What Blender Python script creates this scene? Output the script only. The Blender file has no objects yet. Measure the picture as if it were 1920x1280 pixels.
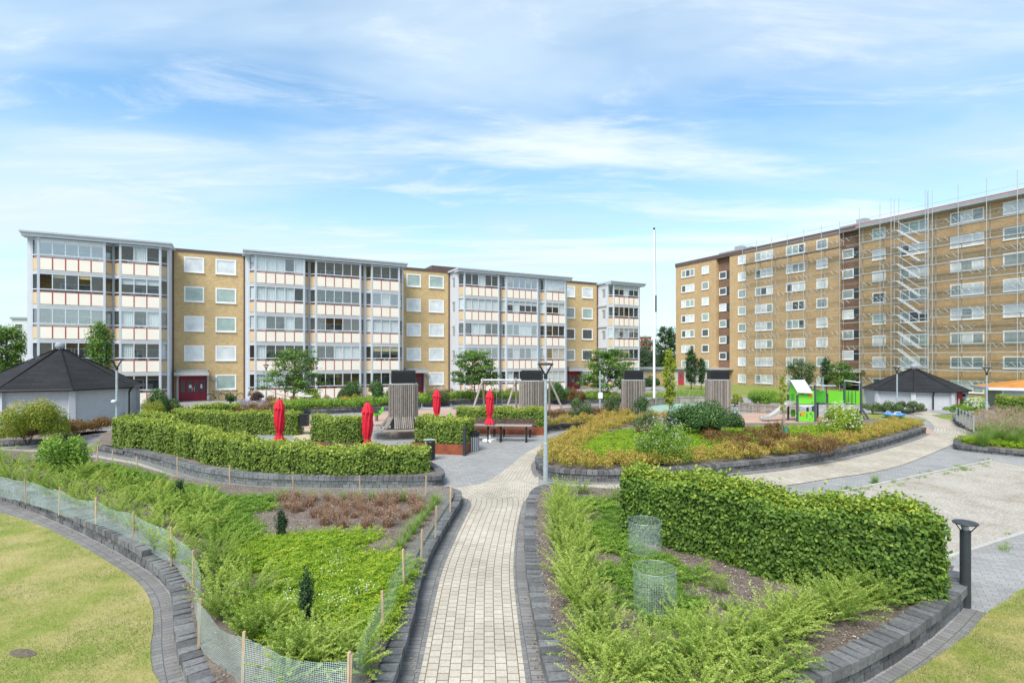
import bpy, math, random
import numpy as np
from mathutils import Vector, Matrix
from mathutils.geometry import tessellate_polygon

# ------------------------------------------------------------------ camera, world, sun, exposure
scene = bpy.context.scene
COL = scene.collection
F, HY, CH = 1005.0, 674.0, 4.0            # focal length in photo pixels, horizon row, eye height
cam_d = bpy.data.cameras.new("camera")
cam_d.sensor_width = 36.0
cam_d.lens = F / 1920 * 36.0
cam_d.shift_y = 34.0 / 1920
cam_d.clip_start = 0.1
cam_d.clip_end = 3000
cam = bpy.data.objects.new("camera", cam_d)
cam.location = (0, 0, CH)
cam.rotation_euler = (math.radians(90), 0, 0)
COL.objects.link(cam)
scene.camera = cam

SUN_EL, SUN_AZ = 52.0, 205.0              # azimuth clockwise from +Y: behind the camera, to the left
world = bpy.data.worlds.new("World")
scene.world = world
world.use_nodes = True
wt = world.node_tree
wt.nodes.clear()


def wn(t, **k):
    n = wt.nodes.new(t)
    for a, b in k.items():
        setattr(n, a, b)
    return n


def wmath(op, a, b=None, c=None):
    n = wn('ShaderNodeMath', operation=op)
    for i, x in enumerate((a, b, c)):
        if x is None:
            continue
        if isinstance(x, (int, float)):
            n.inputs[i].default_value = x
        else:
            wt.links.new(x, n.inputs[i])
    return n.outputs[0]


sky = wn('ShaderNodeTexSky', sky_type='NISHITA')
sky.sun_disc = False
sky.sun_elevation = math.radians(SUN_EL)
sky.sun_rotation = math.radians(SUN_AZ)
sky.air_density = 1.0
sky.dust_density = 0.6
sky.ozone_density = 1.6
tc = wn('ShaderNodeTexCoord')
sep = wn('ShaderNodeSeparateXYZ')
wt.links.new(tc.outputs['Generated'], sep.inputs[0])
zz = wmath('MAXIMUM', wmath('ADD', sep.outputs[2], 0.06), 0.03)
comb = wn('ShaderNodeCombineXYZ')
wt.links.new(wmath('DIVIDE', sep.outputs[0], zz), comb.inputs[0])
wt.links.new(wmath('DIVIDE', sep.outputs[1], zz), comb.inputs[1])


def cloud(rot, sx, sy, scale, detail, rough, dist, lo, hi, seed):
    mp = wn('ShaderNodeMapping')
    mp.inputs['Rotation'].default_value = (0, 0, math.radians(rot))
    mp.inputs['Scale'].default_value = (sx, sy, 1)
    mp.inputs['Location'].default_value = (seed, seed * 0.37, 0)
    wt.links.new(comb.outputs[0], mp.inputs[0])
    n = wn('ShaderNodeTexNoise')
    n.inputs['Scale'].default_value = scale
    n.inputs['Detail'].default_value = detail
    n.inputs['Roughness'].default_value = rough
    n.inputs['Distortion'].default_value = dist
    wt.links.new(mp.outputs[0], n.inputs['Vector'])
    r = wn('ShaderNodeMapRange')
    r.interpolation_type = 'SMOOTHSTEP'
    r.inputs['From Min'].default_value = lo
    r.inputs['From Max'].default_value = hi
    wt.links.new(n.outputs['Fac'], r.inputs['Value'])
    return r.outputs[0]


broad = cloud(24, 0.35, 0.8, 1.1, 5, 0.55, 0.3, 0.36, 0.68, 3.1)
streak = cloud(27, 0.17, 0.85, 1.0, 9, 0.60, 0.45, 0.52, 0.66, 4.4)
wisp = cloud(27, 0.55, 1.5, 1.7, 10, 0.66, 0.6, 0.48, 0.70, 1.7)
puff = cloud(27, 0.6, 1.0, 0.8, 6, 0.55, 0.4, 0.50, 0.68, 5.9)


def wmix(fac, a, b):
    n = wn('ShaderNodeMix', data_type='RGBA')
    for s, x in ((0, fac), (6, a), (7, b)):
        if isinstance(x, (int, float)):
            n.inputs[s].default_value = x
        elif isinstance(x, tuple):
            n.inputs[s].default_value = x
        else:
            wt.links.new(x, n.inputs[s])
    return n.outputs[2]


tint = wn('ShaderNodeMix', data_type='RGBA', blend_type='MULTIPLY')
tint.inputs[0].default_value = 1.0
wt.links.new(sky.outputs[0], tint.inputs[6])
tint.inputs[7].default_value = SKY_TINT = (0.90, 1.13, 1.12, 1)
c1 = wmix(wmath('MULTIPLY', broad, 0.82), tint.outputs[2], (3.5, 4.2, 4.8, 1))
c2 = wmix(wmath('MULTIPLY', puff, 0.35), c1, (2.8, 3.5, 4.4, 1))
c3 = wmix(wmath('MULTIPLY', streak, 0.78), c2, (4.7, 4.95, 5.1, 1))
c4 = wmix(wmath('MULTIPLY', wisp, 0.6), c3, (4.2, 4.55, 4.9, 1))
hz = wn('ShaderNodeMapRange')
hz.inputs['From Min'].default_value = 0.0
hz.inputs['From Max'].default_value = 0.38
hz.inputs['To Min'].default_value = 0.75
hz.inputs['To Max'].default_value = 0.0
wt.links.new(sep.outputs[2], hz.inputs['Value'])
c5 = wmix(hz.outputs[0], c4, (3.5, 3.95, 4.3, 1))
bg = wn('ShaderNodeBackground')
bg.inputs['Strength'].default_value = 0.10
wt.links.new(c5, bg.inputs['Color'])
wo = wn('ShaderNodeOutputWorld')
wt.links.new(bg.outputs[0], wo.inputs[0])

sun_d = bpy.data.lights.new("sun", 'SUN')
sun_d.energy = 2.2
sun_d.angle = math.radians(28)
sun_d.color = (1.0, 0.95, 0.88)
sun = bpy.data.objects.new("sun", sun_d)
_el, _az = math.radians(SUN_EL), math.radians(SUN_AZ)
_dir = Vector((math.sin(_az) * math.cos(_el), math.cos(_az) * math.cos(_el), math.sin(_el)))
sun.rotation_euler = _dir.to_track_quat('Z', 'Y').to_euler()
sun.location = (0, -20, 40)
COL.objects.link(sun)

scene.view_settings.view_transform = 'Standard'
scene.view_settings.look = 'None'
scene.view_settings.exposure = 1.22
scene.view_settings.gamma = 1.0
scene.cycles.max_bounces = 8
scene.cycles.transparent_max_bounces = 24
scene.cycles.use_denoising = True

# ------------------------------------------------------------------ helpers
rnd = random.Random(7)
npr = np.random.default_rng(11)
R = math.radians


def G(x, y, z=0.0):
    """Photo pixel -> world point on the level z."""
    Y = F * (CH - z) / (y - HY)
    return Vector(((x - 960) * Y / F, Y, z))


def gp(pts, z=0.0):
    return [G(x, y, z) for x, y in pts]


def at(x, D, z=0.0):
    return Vector(((x - 960) * D / F, D, z))


def zat(y, D):
    return CH - (y - HY) * D / F


def tag(o, label=None, cat=None, group=None, kind=None):
    if label:
        o["label"] = label
    if cat:
        o["category"] = cat
    if group:
        o["group"] = group
    if kind:
        o["kind"] = kind
    return o


def thing(name, label, cat, loc=(0, 0, 0), rz=0.0, group=None):
    o = bpy.data.objects.new(name, None)
    o.empty_display_size = 0.2
    COL.objects.link(o)
    o.location = loc
    o.rotation_euler = (0, 0, rz)
    return tag(o, label, cat, group)


def dup(root, loc=None, rz=None, label=None, group=None, scale=None):
    def rec(o, parent):
        c = o.copy()
        COL.objects.link(c)
        if parent is not None:
            c.parent = parent
        for ch in list(o.children):
            rec(ch, c)
        return c
    c = rec(root, None)
    if loc is not None:
        c.location = loc
    if rz is not None:
        c.rotation_euler = (0, 0, rz)
    if label:
        c["label"] = label
    if group:
        c["group"] = group
    if scale is not None:
        c.scale = scale if hasattr(scale, '__len__') else (scale,) * 3
    return c


class MB:
    def __init__(self):
        self.v, self.f, self.mi, self.uv, self.r = [], [], [], [], []
        self.cur = 0

    def face(self, idx, uv=None, r=0.5):
        self.f.append(tuple(idx))
        self.mi.append(self.cur)
        self.uv.append(uv)
        self.r.append(r)

    def add(self, verts, faces, r=None):
        b = len(self.v)
        self.v += [tuple(p) for p in verts]
        rr = rnd.random() if r is None else r
        for f in faces:
            self.face([b + i for i in f], None, rr)

    def box(self, c, s, rz=0.0, M=None, r=None):
        hx, hy, hz = s[0] / 2, s[1] / 2, s[2] / 2
        ca, sa = math.cos(rz), math.sin(rz)
        vs = []
        for dz in (-hz, hz):
            for dx, dy in ((-hx, -hy), (hx, -hy), (hx, hy), (-hx, hy)):
                p = Vector((dx, dy, dz))
                if M is not None:
                    p = M @ p
                vs.append((c[0] + p.x * ca - p.y * sa, c[1] + p.x * sa + p.y * ca, c[2] + p.z))
        self.add(vs, [(3, 2, 1, 0), (4, 5, 6, 7), (0, 1, 5, 4), (1, 2, 6, 5), (2, 3, 7, 6), (3, 0, 4, 7)], r)

    def box2(self, a, b, r=None):
        self.box([(a[i] + b[i]) / 2 for i in range(3)], [abs(b[i] - a[i]) for i in range(3)], r=r)

    def tube(self, pts, rad, seg=8, cap=True, r=None):
        pts = [Vector(p) for p in pts]
        if not hasattr(rad, '__len__'):
            rad = [rad] * len(pts)
        b = len(self.v)
        rr = rnd.random() if r is None else r
        up = Vector((0, 0, 1))
        last = None
        for i, p in enumerate(pts):
            d = (pts[min(i + 1, len(pts) - 1)] - pts[max(i - 1, 0)]).normalized()
            if last is None:
                a = d.cross(up if abs(d.z) < 0.95 else Vector((1, 0, 0))).normalized()
            else:
                a = (last - d * last.dot(d)).normalized()
            last = a
            c = d.cross(a)
            for k in range(seg):
                t = 2 * math.pi * k / seg
                self.v.append(tuple(p + (a * math.cos(t) + c * math.sin(t)) * rad[i]))
        for i in range(len(pts) - 1):
            for k in range(seg):
                k2 = (k + 1) % seg
                self.face((b + i * seg + k, b + i * seg + k2, b + (i + 1) * seg + k2, b + (i + 1) * seg + k), None, rr)
        if cap:
            self.face([b + k for k in range(seg)][::-1], None, rr)
            e = b + (len(pts) - 1) * seg
            self.face([e + k for k in range(seg)], None, rr)

    def bar(self, p0, p1, w, h, r=None):
        p0, p1 = Vector(p0), Vector(p1)
        d = (p1 - p0)
        L = d.length
        d.normalize()
        s = d.cross(Vector((0, 0, 1)))
        if s.length < 1e-4:
            s = Vector((1, 0, 0))
        s.normalize()
        u = s.cross(d)
        vs = []
        for q in (p0, p1):
            for a, c in ((-1, -1), (1, -1), (1, 1), (-1, 1)):
                vs.append(q + s * a * w / 2 + u * c * h / 2)
        self.add(vs, [(0, 1, 2, 3), (7, 6, 5, 4), (0, 4, 5, 1), (1, 5, 6, 2), (2, 6, 7, 3), (3, 7, 4, 0)], r)

    def lathe(self, prof, c=(0, 0, 0), seg=20, r=None):
        b = len(self.v)
        rr = rnd.random() if r is None else r
        for rad, z in prof:
            for k in range(seg):
                t = 2 * math.pi * k / seg
                self.v.append((c[0] + rad * math.cos(t), c[1] + rad * math.sin(t), c[2] + z))
        for i in range(len(prof) - 1):
            for k in range(seg):
                k2 = (k + 1) % seg
                self.face((b + i * seg + k, b + i * seg + k2, b + (i + 1) * seg + k2, b + (i + 1) * seg + k), None, rr)
        if prof[0][0] > 1e-4:
            self.face([b + k for k in range(seg)][::-1], None, rr)
        if prof[-1][0] > 1e-4:
            e = b + (len(prof) - 1) * seg
            self.face([e + k for k in range(seg)], None, rr)

    def poly(self, pts, z=None, r=None):
        """A flat, possibly concave polygon."""
        ps = [Vector((p[0], p[1], p[2] if z is None else z)) for p in pts]
        b = len(self.v)
        self.v += [tuple(p) for p in ps]
        for t in tessellate_polygon([[Vector((p.x, p.y, 0)) for p in ps]]):
            a, c, d = [ps[i] for i in t]
            t = tuple(t) if (c - a).cross(d - a).z > 0 else tuple(reversed(t))
            self.face([b + i for i in t], None, 0.5 if r is None else r)

    def prism(self, pts, z0, z1, r=None):
        n = len(pts)
        area = sum(pts[i][0] * pts[(i + 1) % n][1] - pts[(i + 1) % n][0] * pts[i][1] for i in range(n))
        if area < 0:
            pts = pts[::-1]
        self.poly(pts, z1, r)
        b = len(self.v)
        self.v += [(p[0], p[1], z0) for p in pts] + [(p[0], p[1], z1) for p in pts]
        for i in range(n):
            j = (i + 1) % n
            self.face((b + i, b + j, b + n + j, b + n + i), None, 0.5 if r is None else r)

    def strip(self, A, B, z):
        """A ribbon between two polylines with metric UVs (u along, v across)."""
        b = len(self.v)
        u = 0
        us, ws = [], []
        for i in range(len(A)):
            if i:
                u += (((A[i] + B[i]) - (A[i - 1] + B[i - 1])) / 2).length
            us.append(u)
            ws.append((A[i] - B[i]).length / 2)
            self.v += [(A[i].x, A[i].y, z), (B[i].x, B[i].y, z)]
        for i in range(len(A) - 1):
            q = (b + 2 * i, b + 2 * i + 1, b + 2 * i + 3, b + 2 * i + 2)
            self.face(q, ((us[i], ws[i]), (us[i], -ws[i]), (us[i + 1], -ws[i + 1]), (us[i + 1], ws[i + 1])))

    def build(self, name, mats, parent=None, smooth=False, base=False, loc=None):
        me = bpy.data.meshes.new(name)
        V = np.array(self.v, dtype=np.float32).reshape(-1, 3)
        off = None
        if base and len(V):
            lo, hi = V.min(0), V.max(0)
            off = np.array([(lo[0] + hi[0]) / 2, (lo[1] + hi[1]) / 2, lo[2]], dtype=np.float32)
            V = V - off
        me.from_pydata([tuple(p) for p in V], [], self.f)
        for m in (mats if isinstance(mats, (list, tuple)) else [mats]):
            me.materials.append(m)
        me.polygons.foreach_set('material_index', self.mi)
        a = me.attributes.new('rnd', 'FLOAT', 'FACE')
        a.data.foreach_set('value', self.r)
        if any(u is not None for u in self.uv):
            l = me.uv_layers.new(name='UVMap')
            i = 0
            for f, u in zip(self.f, self.uv):
                for k in range(len(f)):
                    if u is not None:
                        l.data[i].uv = u[k]
                    i += 1
        if smooth:
            me.shade_smooth()
        me.update()
        o = bpy.data.objects.new(name, me)
        COL.objects.link(o)
        if parent is not None:
            o.parent = parent
        if off is not None:
            o.location = tuple(float(x) for x in off)
        if loc is not None:
            o.location = loc
        return o


def quads_mesh(name, V, n_per, r, mats, parent=None, loc=None, uv=None):
    """Fast mesh of many n_per-gons; V is (n, n_per, 3); r one tone value per face."""
    n = V.shape[0]
    me = bpy.data.meshes.new(name)
    me.vertices.add(n * n_per)
    me.vertices.foreach_set('co', np.ascontiguousarray(V, dtype=np.float32).ravel())
    me.loops.add(n * n_per)
    me.loops.foreach_set('vertex_index', np.arange(n * n_per, dtype=np.int32))
    me.polygons.add(n)
    me.polygons.foreach_set('loop_start', np.arange(0, n * n_per, n_per, dtype=np.int32))
    for m in (mats if isinstance(mats, (list, tuple)) else [mats]):
        me.materials.append(m)
    a = me.attributes.new('rnd', 'FLOAT', 'FACE')  # face tone
    a.data.foreach_set('value', np.asarray(r, dtype=np.float32))
    me.update(calc_edges=True)
    me.validate()
    if name is None:
        return me
    o = bpy.data.objects.new(name, me)
    COL.objects.link(o)
    if parent is not None:
        o.parent = parent
    if loc is not None:
        o.location = loc
    return o


def unit(a):
    return a / np.maximum(np.linalg.norm(a, axis=1, keepdims=True), 1e-9)


def leaf_quads(C, N, L, W, D=None, six=False):
    """Leaf blades at C facing N; L, W arrays; D long axis (random when None)."""
    n = len(C)
    N = unit(N)
    if D is None:
        D = npr.normal(size=(n, 3))
    D = unit(D - N * (D * N).sum(1, keepdims=True))
    S = np.cross(N, D)
    L = np.broadcast_to(L, (n,))[:, None]
    W = np.broadcast_to(W, (n,))[:, None]
    if not six:
        return np.stack([C - D * L * .5, C + S * W * .5 - D * L * .05, C + D * L * .5, C - S * W * .5 - D * L * .05], 1)
    bend = N * L * .10
    return np.stack([C - D * L * .5, C - D * L * .2 + S * W * .45 + bend, C + D * L * .2 + S * W * .40 + bend, C + D * L * .5 - bend,
                     C + D * L * .2 - S * W * .40 + bend, C - D * L * .2 - S * W * .45 + bend], 1)


def smooth_line(pts, step=0.3):
    """Catmull-Rom through the points, resampled at an even step."""
    P = [Vector(p) for p in pts]
    if len(P) == 2:
        fine = [P[0].lerp(P[1], i / 40) for i in range(41)]
    else:
        Q = [P[0] * 2 - P[1]] + P + [P[-1] * 2 - P[-2]]
        fine = []
        for i in range(1, len(Q) - 2):
            a, b, c, d = Q[i - 1:i + 3]
            for k in range(24):
                t = k / 24
                fine.append(0.5 * ((2 * b) + (c - a) * t + (2 * a - 5 * b + 4 * c - d) * t * t + (3 * b - a - 3 * c + d) * t ** 3))
        fine.append(P[-1])
    L = [0]
    for i in range(1, len(fine)):
        L.append(L[-1] + (fine[i] - fine[i - 1]).length)
    n = max(2, int(round(L[-1] / step)) + 1)
    out, j = [], 0
    for k in range(n):
        s = L[-1] * k / (n - 1)
        while j < len(L) - 2 and L[j + 1] < s:
            j += 1
        t = (s - L[j]) / max(L[j + 1] - L[j], 1e-9)
        out.append(fine[j].lerp(fine[j + 1], min(max(t, 0), 1)))
    return out


def resample(pts, n):
    f = smooth_line(pts, 0.05)
    L = np.concatenate([[0], np.cumsum([(f[i + 1] - f[i]).length for i in range(len(f) - 1)])])
    out = []
    for s in np.linspace(0, L[-1], n):
        j = min(max(int(np.searchsorted(L, s)) - 1, 0), len(f) - 2)
        t = (s - L[j]) / max(L[j + 1] - L[j], 1e-9)
        out.append(f[j].lerp(f[j + 1], min(max(t, 0), 1)))
    return out


def normals2(P):
    out = []
    for i in range(len(P)):
        d = P[min(i + 1, len(P) - 1)] - P[max(i - 1, 0)]
        out.append(Vector((-d.y, d.x, 0)).normalized())
    return out


def offset(P, d):
    return [p + n * d for p, n in zip(P, normals2(P))]


def inside(P, poly):
    x, y = P[:, 0], P[:, 1]
    res = np.zeros(len(P), bool)
    n = len(poly)
    j = n - 1
    for i in range(n):
        xi, yi, xj, yj = poly[i][0], poly[i][1], poly[j][0], poly[j][1]
        c = ((yi > y) != (yj > y)) & (x < (xj - xi) * (y - yi) / ((yj - yi) if abs(yj - yi) > 1e-12 else 1e-12) + xi)
        res ^= c
        j = i
    return res


def scatter(poly, n):
    a = np.array([[p[0], p[1]] for p in poly])
    lo, hi = a.min(0), a.max(0)
    out = np.zeros((0, 2))
    for _ in range(60):
        q = lo + npr.random((n * 2, 2)) * (hi - lo)
        out = np.concatenate([out, q[inside(q, poly)]])
        if len(out) >= n:
            break
    return out[:n]


def poly_area(poly):
    n = len(poly)
    return abs(sum(poly[i][0] * poly[(i + 1) % n][1] - poly[(i + 1) % n][0] * poly[i][1] for i in range(n))) / 2


# ------------------------------------------------------------------ materials
def newmat(name):
    m = bpy.data.materials.new(name)
    m.use_nodes = True
    t = m.node_tree
    t.nodes.clear()
    o = t.nodes.new('ShaderNodeOutputMaterial')
    return m, t, o


def link(t, a, b):
    t.links.new(a, b)


def ramp(t, fac, stops):
    n = t.nodes.new('ShaderNodeValToRGB')
    e = n.color_ramp.elements
    while len(e) < len(stops):
        e.new(0.5)
    for el, (p, c) in zip(e, stops):
        el.position = p
        el.color = (c[0], c[1], c[2], 1)
    link(t, fac, n.inputs[0])
    return n.outputs[0]


def noise(t, scale, detail=4, rough=0.55, vec=None, dist=0.0):
    n = t.nodes.new('ShaderNodeTexNoise')
    n.inputs['Scale'].default_value = scale
    n.inputs['Detail'].default_value = detail
    n.inputs['Roughness'].default_value = rough
    n.inputs['Distortion'].default_value = dist
    if vec is None:
        c = t.nodes.new('ShaderNodeTexCoord')
        vec = c.outputs['Object']
    link(t, vec, n.inputs['Vector'])
    return n.outputs['Fac']


def mixc(t, fac, a, b, blend='MIX'):
    n = t.nodes.new('ShaderNodeMix')
    n.data_type = 'RGBA'
    n.blend_type = blend
    for s, x in ((0, fac), (6, a), (7, b)):
        if isinstance(x, (int, float)):
            n.inputs[s].default_value = x
        elif isinstance(x, tuple):
            n.inputs[s].default_value = (x[0], x[1], x[2], 1)
        else:
            link(t, x, n.inputs[s])
    return n.outputs[2]


def attr(t, name='rnd'):
    n = t.nodes.new('ShaderNodeAttribute')
    n.attribute_name = name
    return n.outputs['Fac']


def bump(t, h, strength=0.3, dist=0.02):
    n = t.nodes.new('ShaderNodeBump')
    n.inputs['Strength'].default_value = strength
    n.inputs['Distance'].default_value = dist
    link(t, h, n.inputs['Height'])
    return n.outputs[0]


def bsdf(t, o, col, rough=0.6, metal=0.0, normal=None, spec=0.4):
    p = t.nodes.new('ShaderNodeBsdfPrincipled')
    if isinstance(col, tuple):
        p.inputs['Base Color'].default_value = (col[0], col[1], col[2], 1)
    else:
        link(t, col, p.inputs['Base Color'])
    if isinstance(rough, (int, float)):
        p.inputs['Roughness'].default_value = rough
    else:
        link(t, rough, p.inputs['Roughness'])
    p.inputs['Metallic'].default_value = metal
    p.inputs['Specular IOR Level'].default_value = spec
    if normal is not None:
        link(t, normal, p.inputs['Normal'])
    link(t, p.outputs[0], o.inputs[0])
    return p


def surf(name, col, rough=0.6, var=0.15, scale=6.0, metal=0.0, bumpy=0.0, face=0.0, spec=0.4):
    """Plain surface with noise mottling and optional per-piece variation."""
    m, t, o = newmat(name)
    f = noise(t, scale, 6, 0.6)
    lo = tuple(c * (1 - var) for c in col)
    hi = tuple(min(c * (1 + var), 0.95) for c in col)
    c = ramp(t, f, [(0.3, lo), (0.7, hi)])
    if face:
        g = ramp(t, attr(t), [(0, (1 - face,) * 3), (1, (1 + face,) * 3)])
        c = mixc(t, 1.0, c, g, 'MULTIPLY')
    nb = bump(t, noise(t, scale * 6, 5), bumpy, 0.02) if bumpy else None
    bsdf(t, o, c, rough, metal, nb, spec)
    return m


def foliage(name, stops, trans=0.3, rough=0.55):
    m, t, o = newmat(name)
    ds = lambda c: tuple(x * .95 + .05 * (.3 * c[0] + .6 * c[1] + .1 * c[2]) for x in c)
    stops = [(p, ds(c)) for p, c in stops]
    c = ramp(t, attr(t), stops)
    p = t.nodes.new('ShaderNodeBsdfPrincipled')
    link(t, c, p.inputs['Base Color'])
    p.inputs['Roughness'].default_value = rough
    p.inputs['Specular IOR Level'].default_value = 0.25
    tr = t.nodes.new('ShaderNodeBsdfTranslucent')
    br = mixc(t, 1.0, c, (1.25, 1.35, 0.7), 'MULTIPLY')
    link(t, br, tr.inputs['Color'])
    mx = t.nodes.new('ShaderNodeMixShader')
    mx.inputs[0].default_value = trans
    link(t, p.outputs[0], mx.inputs[1])
    link(t, tr.outputs[0], mx.inputs[2])
    link(t, mx.outputs[0], o.inputs[0])
    return m


def brickmat(name, c1, c2, mortar, bw, bh, coord='UV', rot=0.0, gap=0.012, speck=0.12, rough=0.8, wall=False, bigvar=0.12, off=0.5, bumpy=0.25):
    m, t, o = newmat(name)
    tcn = t.nodes.new('ShaderNodeTexCoord')
    vec = tcn.outputs[coord]
    if wall:
        s = t.nodes.new('ShaderNodeSeparateXYZ')
        link(t, vec, s.inputs[0])
        a = t.nodes.new('ShaderNodeMath')
        a.operation = 'ADD'
        link(t, s.outputs[0], a.inputs[0])
        link(t, s.outputs[1], a.inputs[1])
        k = t.nodes.new('ShaderNodeCombineXYZ')
        link(t, a.outputs[0], k.inputs[0])
        link(t, s.outputs[2], k.inputs[1])
        vec2 = k.outputs[0]
    else:
        mp = t.nodes.new('ShaderNodeMapping')
        mp.inputs['Rotation'].default_value = (0, 0, rot)
        link(t, vec, mp.inputs[0])
        vec2 = mp.outputs[0]
    b = t.nodes.new('ShaderNodeTexBrick')
    b.inputs['Color1'].default_value = (*c1, 1)
    b.inputs['Color2'].default_value = (*c2, 1)
    b.inputs['Mortar'].default_value = (*mortar, 1)
    b.inputs['Scale'].default_value = 1.0
    b.inputs['Mortar Size'].default_value = gap
    b.inputs['Mortar Smooth'].default_value = 0.3
    b.inputs['Bias'].default_value = 0.0
    b.inputs['Brick Width'].default_value = bw
    b.inputs['Row Height'].default_value = bh
    b.offset = off
    link(t, vec2, b.inputs['Vector'])
    f1 = noise(t, 55, 3, 0.7)
    f2 = noise(t, 0.55, 5, 0.6)
    g1 = ramp(t, f1, [(0.3, (1 - speck,) * 3), (0.7, (1 + speck,) * 3)])
    g2 = ramp(t, f2, [(0.3, (1 - bigvar,) * 3), (0.7, (1 + bigvar,) * 3)])
    c = mixc(t, 1.0, mixc(t, 1.0, b.outputs['Color'], g1, 'MULTIPLY'), g2, 'MULTIPLY')
    inv = t.nodes.new('ShaderNodeMath')
    inv.operation = 'SUBTRACT'
    inv.inputs[0].default_value = 1.0
    link(t, b.outputs['Fac'], inv.inputs[1])
    bsdf(t, o, c, rough, 0, bump(t, inv.outputs[0], bumpy, 0.01), 0.3)
    return m


def glassmat(name, refl=0.35, tintc=(0.90, 0.92, 0.92)):
    m, t, o = newmat(name)
    tr = t.nodes.new('ShaderNodeBsdfTransparent')
    tr.inputs[0].default_value = (*tintc, 1)
    gl = t.nodes.new('ShaderNodeBsdfGlossy')
    gl.inputs['Color'].default_value = (0.92, 0.94, 0.96, 1)
    gl.inputs['Roughness'].default_value = 0.02
    mx = t.nodes.new('ShaderNodeMixShader')
    mx.inputs[0].default_value = refl
    link(t, tr.outputs[0], mx.inputs[1])
    link(t, gl.outputs[0], mx.inputs[2])
    link(t, mx.outputs[0], o.inputs[0])
    return m


def panemat(name, col, rough=0.08):
    """Window pane seen by day: a pale blind or dim room behind a glossy sheet."""
    m, t, o = newmat(name)
    f = noise(t, 1.3, 3)
    c = ramp(t, f, [(0.35, tuple(x * 0.85 for x in col)), (0.65, tuple(min(x * 1.1, 0.9) for x in col))])
    p = bsdf(t, o, c, 0.5, 0, None, 0.5)
    p.inputs['Coat Weight'].default_value = 1.0
    p.inputs['Coat Roughness'].default_value = rough
    return m


def netmat(name, cell, wire, col, alpha_far=0.0):
    """A woven net: wires from the UV grid, open holes between."""
    m, t, o = newmat(name)
    tcn = t.nodes.new('ShaderNodeTexCoord')
    s = t.nodes.new('ShaderNodeSeparateXYZ')
    link(t, tcn.outputs['UV'], s.inputs[0])
    outs = []
    for i in (0, 1):
        a = t.nodes.new('ShaderNodeMath')
        a.operation = 'DIVIDE'
        a.inputs[1].default_value = cell
        link(t, s.outputs[i], a.inputs[0])
        fr = t.nodes.new('ShaderNodeMath')
        fr.operation = 'FRACT'
        link(t, a.outputs[0], fr.inputs[0])
        lt = t.nodes.new('ShaderNodeMath')
        lt.operation = 'LESS_THAN'
        lt.inputs[1].default_value = wire / cell
        link(t, fr.outputs[0], lt.inputs[0])
        outs.append(lt.outputs[0])
    mxm = t.nodes.new('ShaderNodeMath')
    mxm.operation = 'MAXIMUM'
    link(t, outs[0], mxm.inputs[0])
    link(t, outs[1], mxm.inputs[1])
    p = t.nodes.new('ShaderNodeBsdfPrincipled')
    p.inputs['Base Color'].default_value = (*col, 1)
    p.inputs['Roughness'].default_value = 0.35
    tr = t.nodes.new('ShaderNodeBsdfTransparent')
    mx = t.nodes.new('ShaderNodeMixShader')
    link(t, mxm.outputs[0], mx.inputs[0])
    link(t, tr.outputs[0], mx.inputs[1])
    link(t, p.outputs[0], mx.inputs[2])
    link(t, mx.outputs[0], o.inputs[0])
    return m


def groundmat(name, stops, scale=3.0, fine=60.0, rough=0.9, bumpy=0.4, finevar=0.25):
    m, t, o = newmat(name)
    f = noise(t, scale, 8, 0.65)
    c = ramp(t, f, stops)
    f2 = noise(t, fine, 4, 0.75)
    g = ramp(t, f2, [(0.28, (1 - finevar,) * 3), (0.72, (1 + finevar,) * 3)])
    c = mixc(t, 1.0, c, g, 'MULTIPLY')
    bsdf(t, o, c, rough, 0, bump(t, f2, bumpy, 0.02), 0.2)
    return m


M = {}
M['paver_grey'] = brickmat('grey_paver', (.25, .248, .243), (.315, .31, .30), (.16, .158, .153), .21, .105, 'Object', R(34), .006, .2, .85)
M['paver_dark'] = brickmat('dark_paver', (.165, .162, .158), (.225, .22, .212), (.09, .086, .08), .105, .21, 'UV', 0, .006, .25, .85)
M['paver_light'] = brickmat('light_paver', (.40, .355, .285), (.475, .43, .355), (.14, .115, .085), .152, .148, 'UV', 0, .0075, .22, .85, bigvar=.17)
M['gravel'] = groundmat('pale_gravel', [(.3, (.27, .23, .175)), (.45, (.36, .325, .275)), (.7, (.42, .39, .34))], .8, 22, .95, .7, .5)
M['rubber'] = groundmat('pink_rubber', [(.3, (.40, .26, .20)), (.7, (.46, .32, .25))], .6, 70, .9, .1, .1)
M['sand'] = groundmat('sand', [(.3, (.42, .33, .22)), (.7, (.52, .42, .29))], .9, 60, .95, .3, .12)
M['lawn'] = groundmat('lawn_soil', [(.30, (.40, .33, .17)), (.47, (.32, .29, .11)), (.6, (.21, .245, .055)), (.75, (.16, .215, .045))], .9, 45, .95, .5, .3)
M['lawn_far'] = groundmat('far_lawn', [(.3, (.13, .18, .04)), (.6, (.23, .25, .065)), (.8, (.30, .28, .09))], .35, 8, .95, .3, .2)
M['soil'] = groundmat('bark_soil', [(.3, (.14, .108, .088)), (.7, (.23, .19, .162))], 2.2, 34, .95, 1.0, .6)
M['block'] = surf('split_block', (.138, .138, .14), .88, .30, 22, bumpy=.6, face=.34)
M['concrete'] = surf('concrete', (.42, .41, .39), .8, .12, 3, bumpy=.2)
M['kerb'] = surf('pale_kerb', (.42, .41, .385), .85, .15, 8, face=.1)
M['brick_a'] = brickmat('yellow_brick', (.51, .355, .165), (.62, .455, .23), (.42, .33, .21), .25, .125, 'Object', 0, .014, .1, .85, wall=True, bigvar=.07, bumpy=.12)
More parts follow.
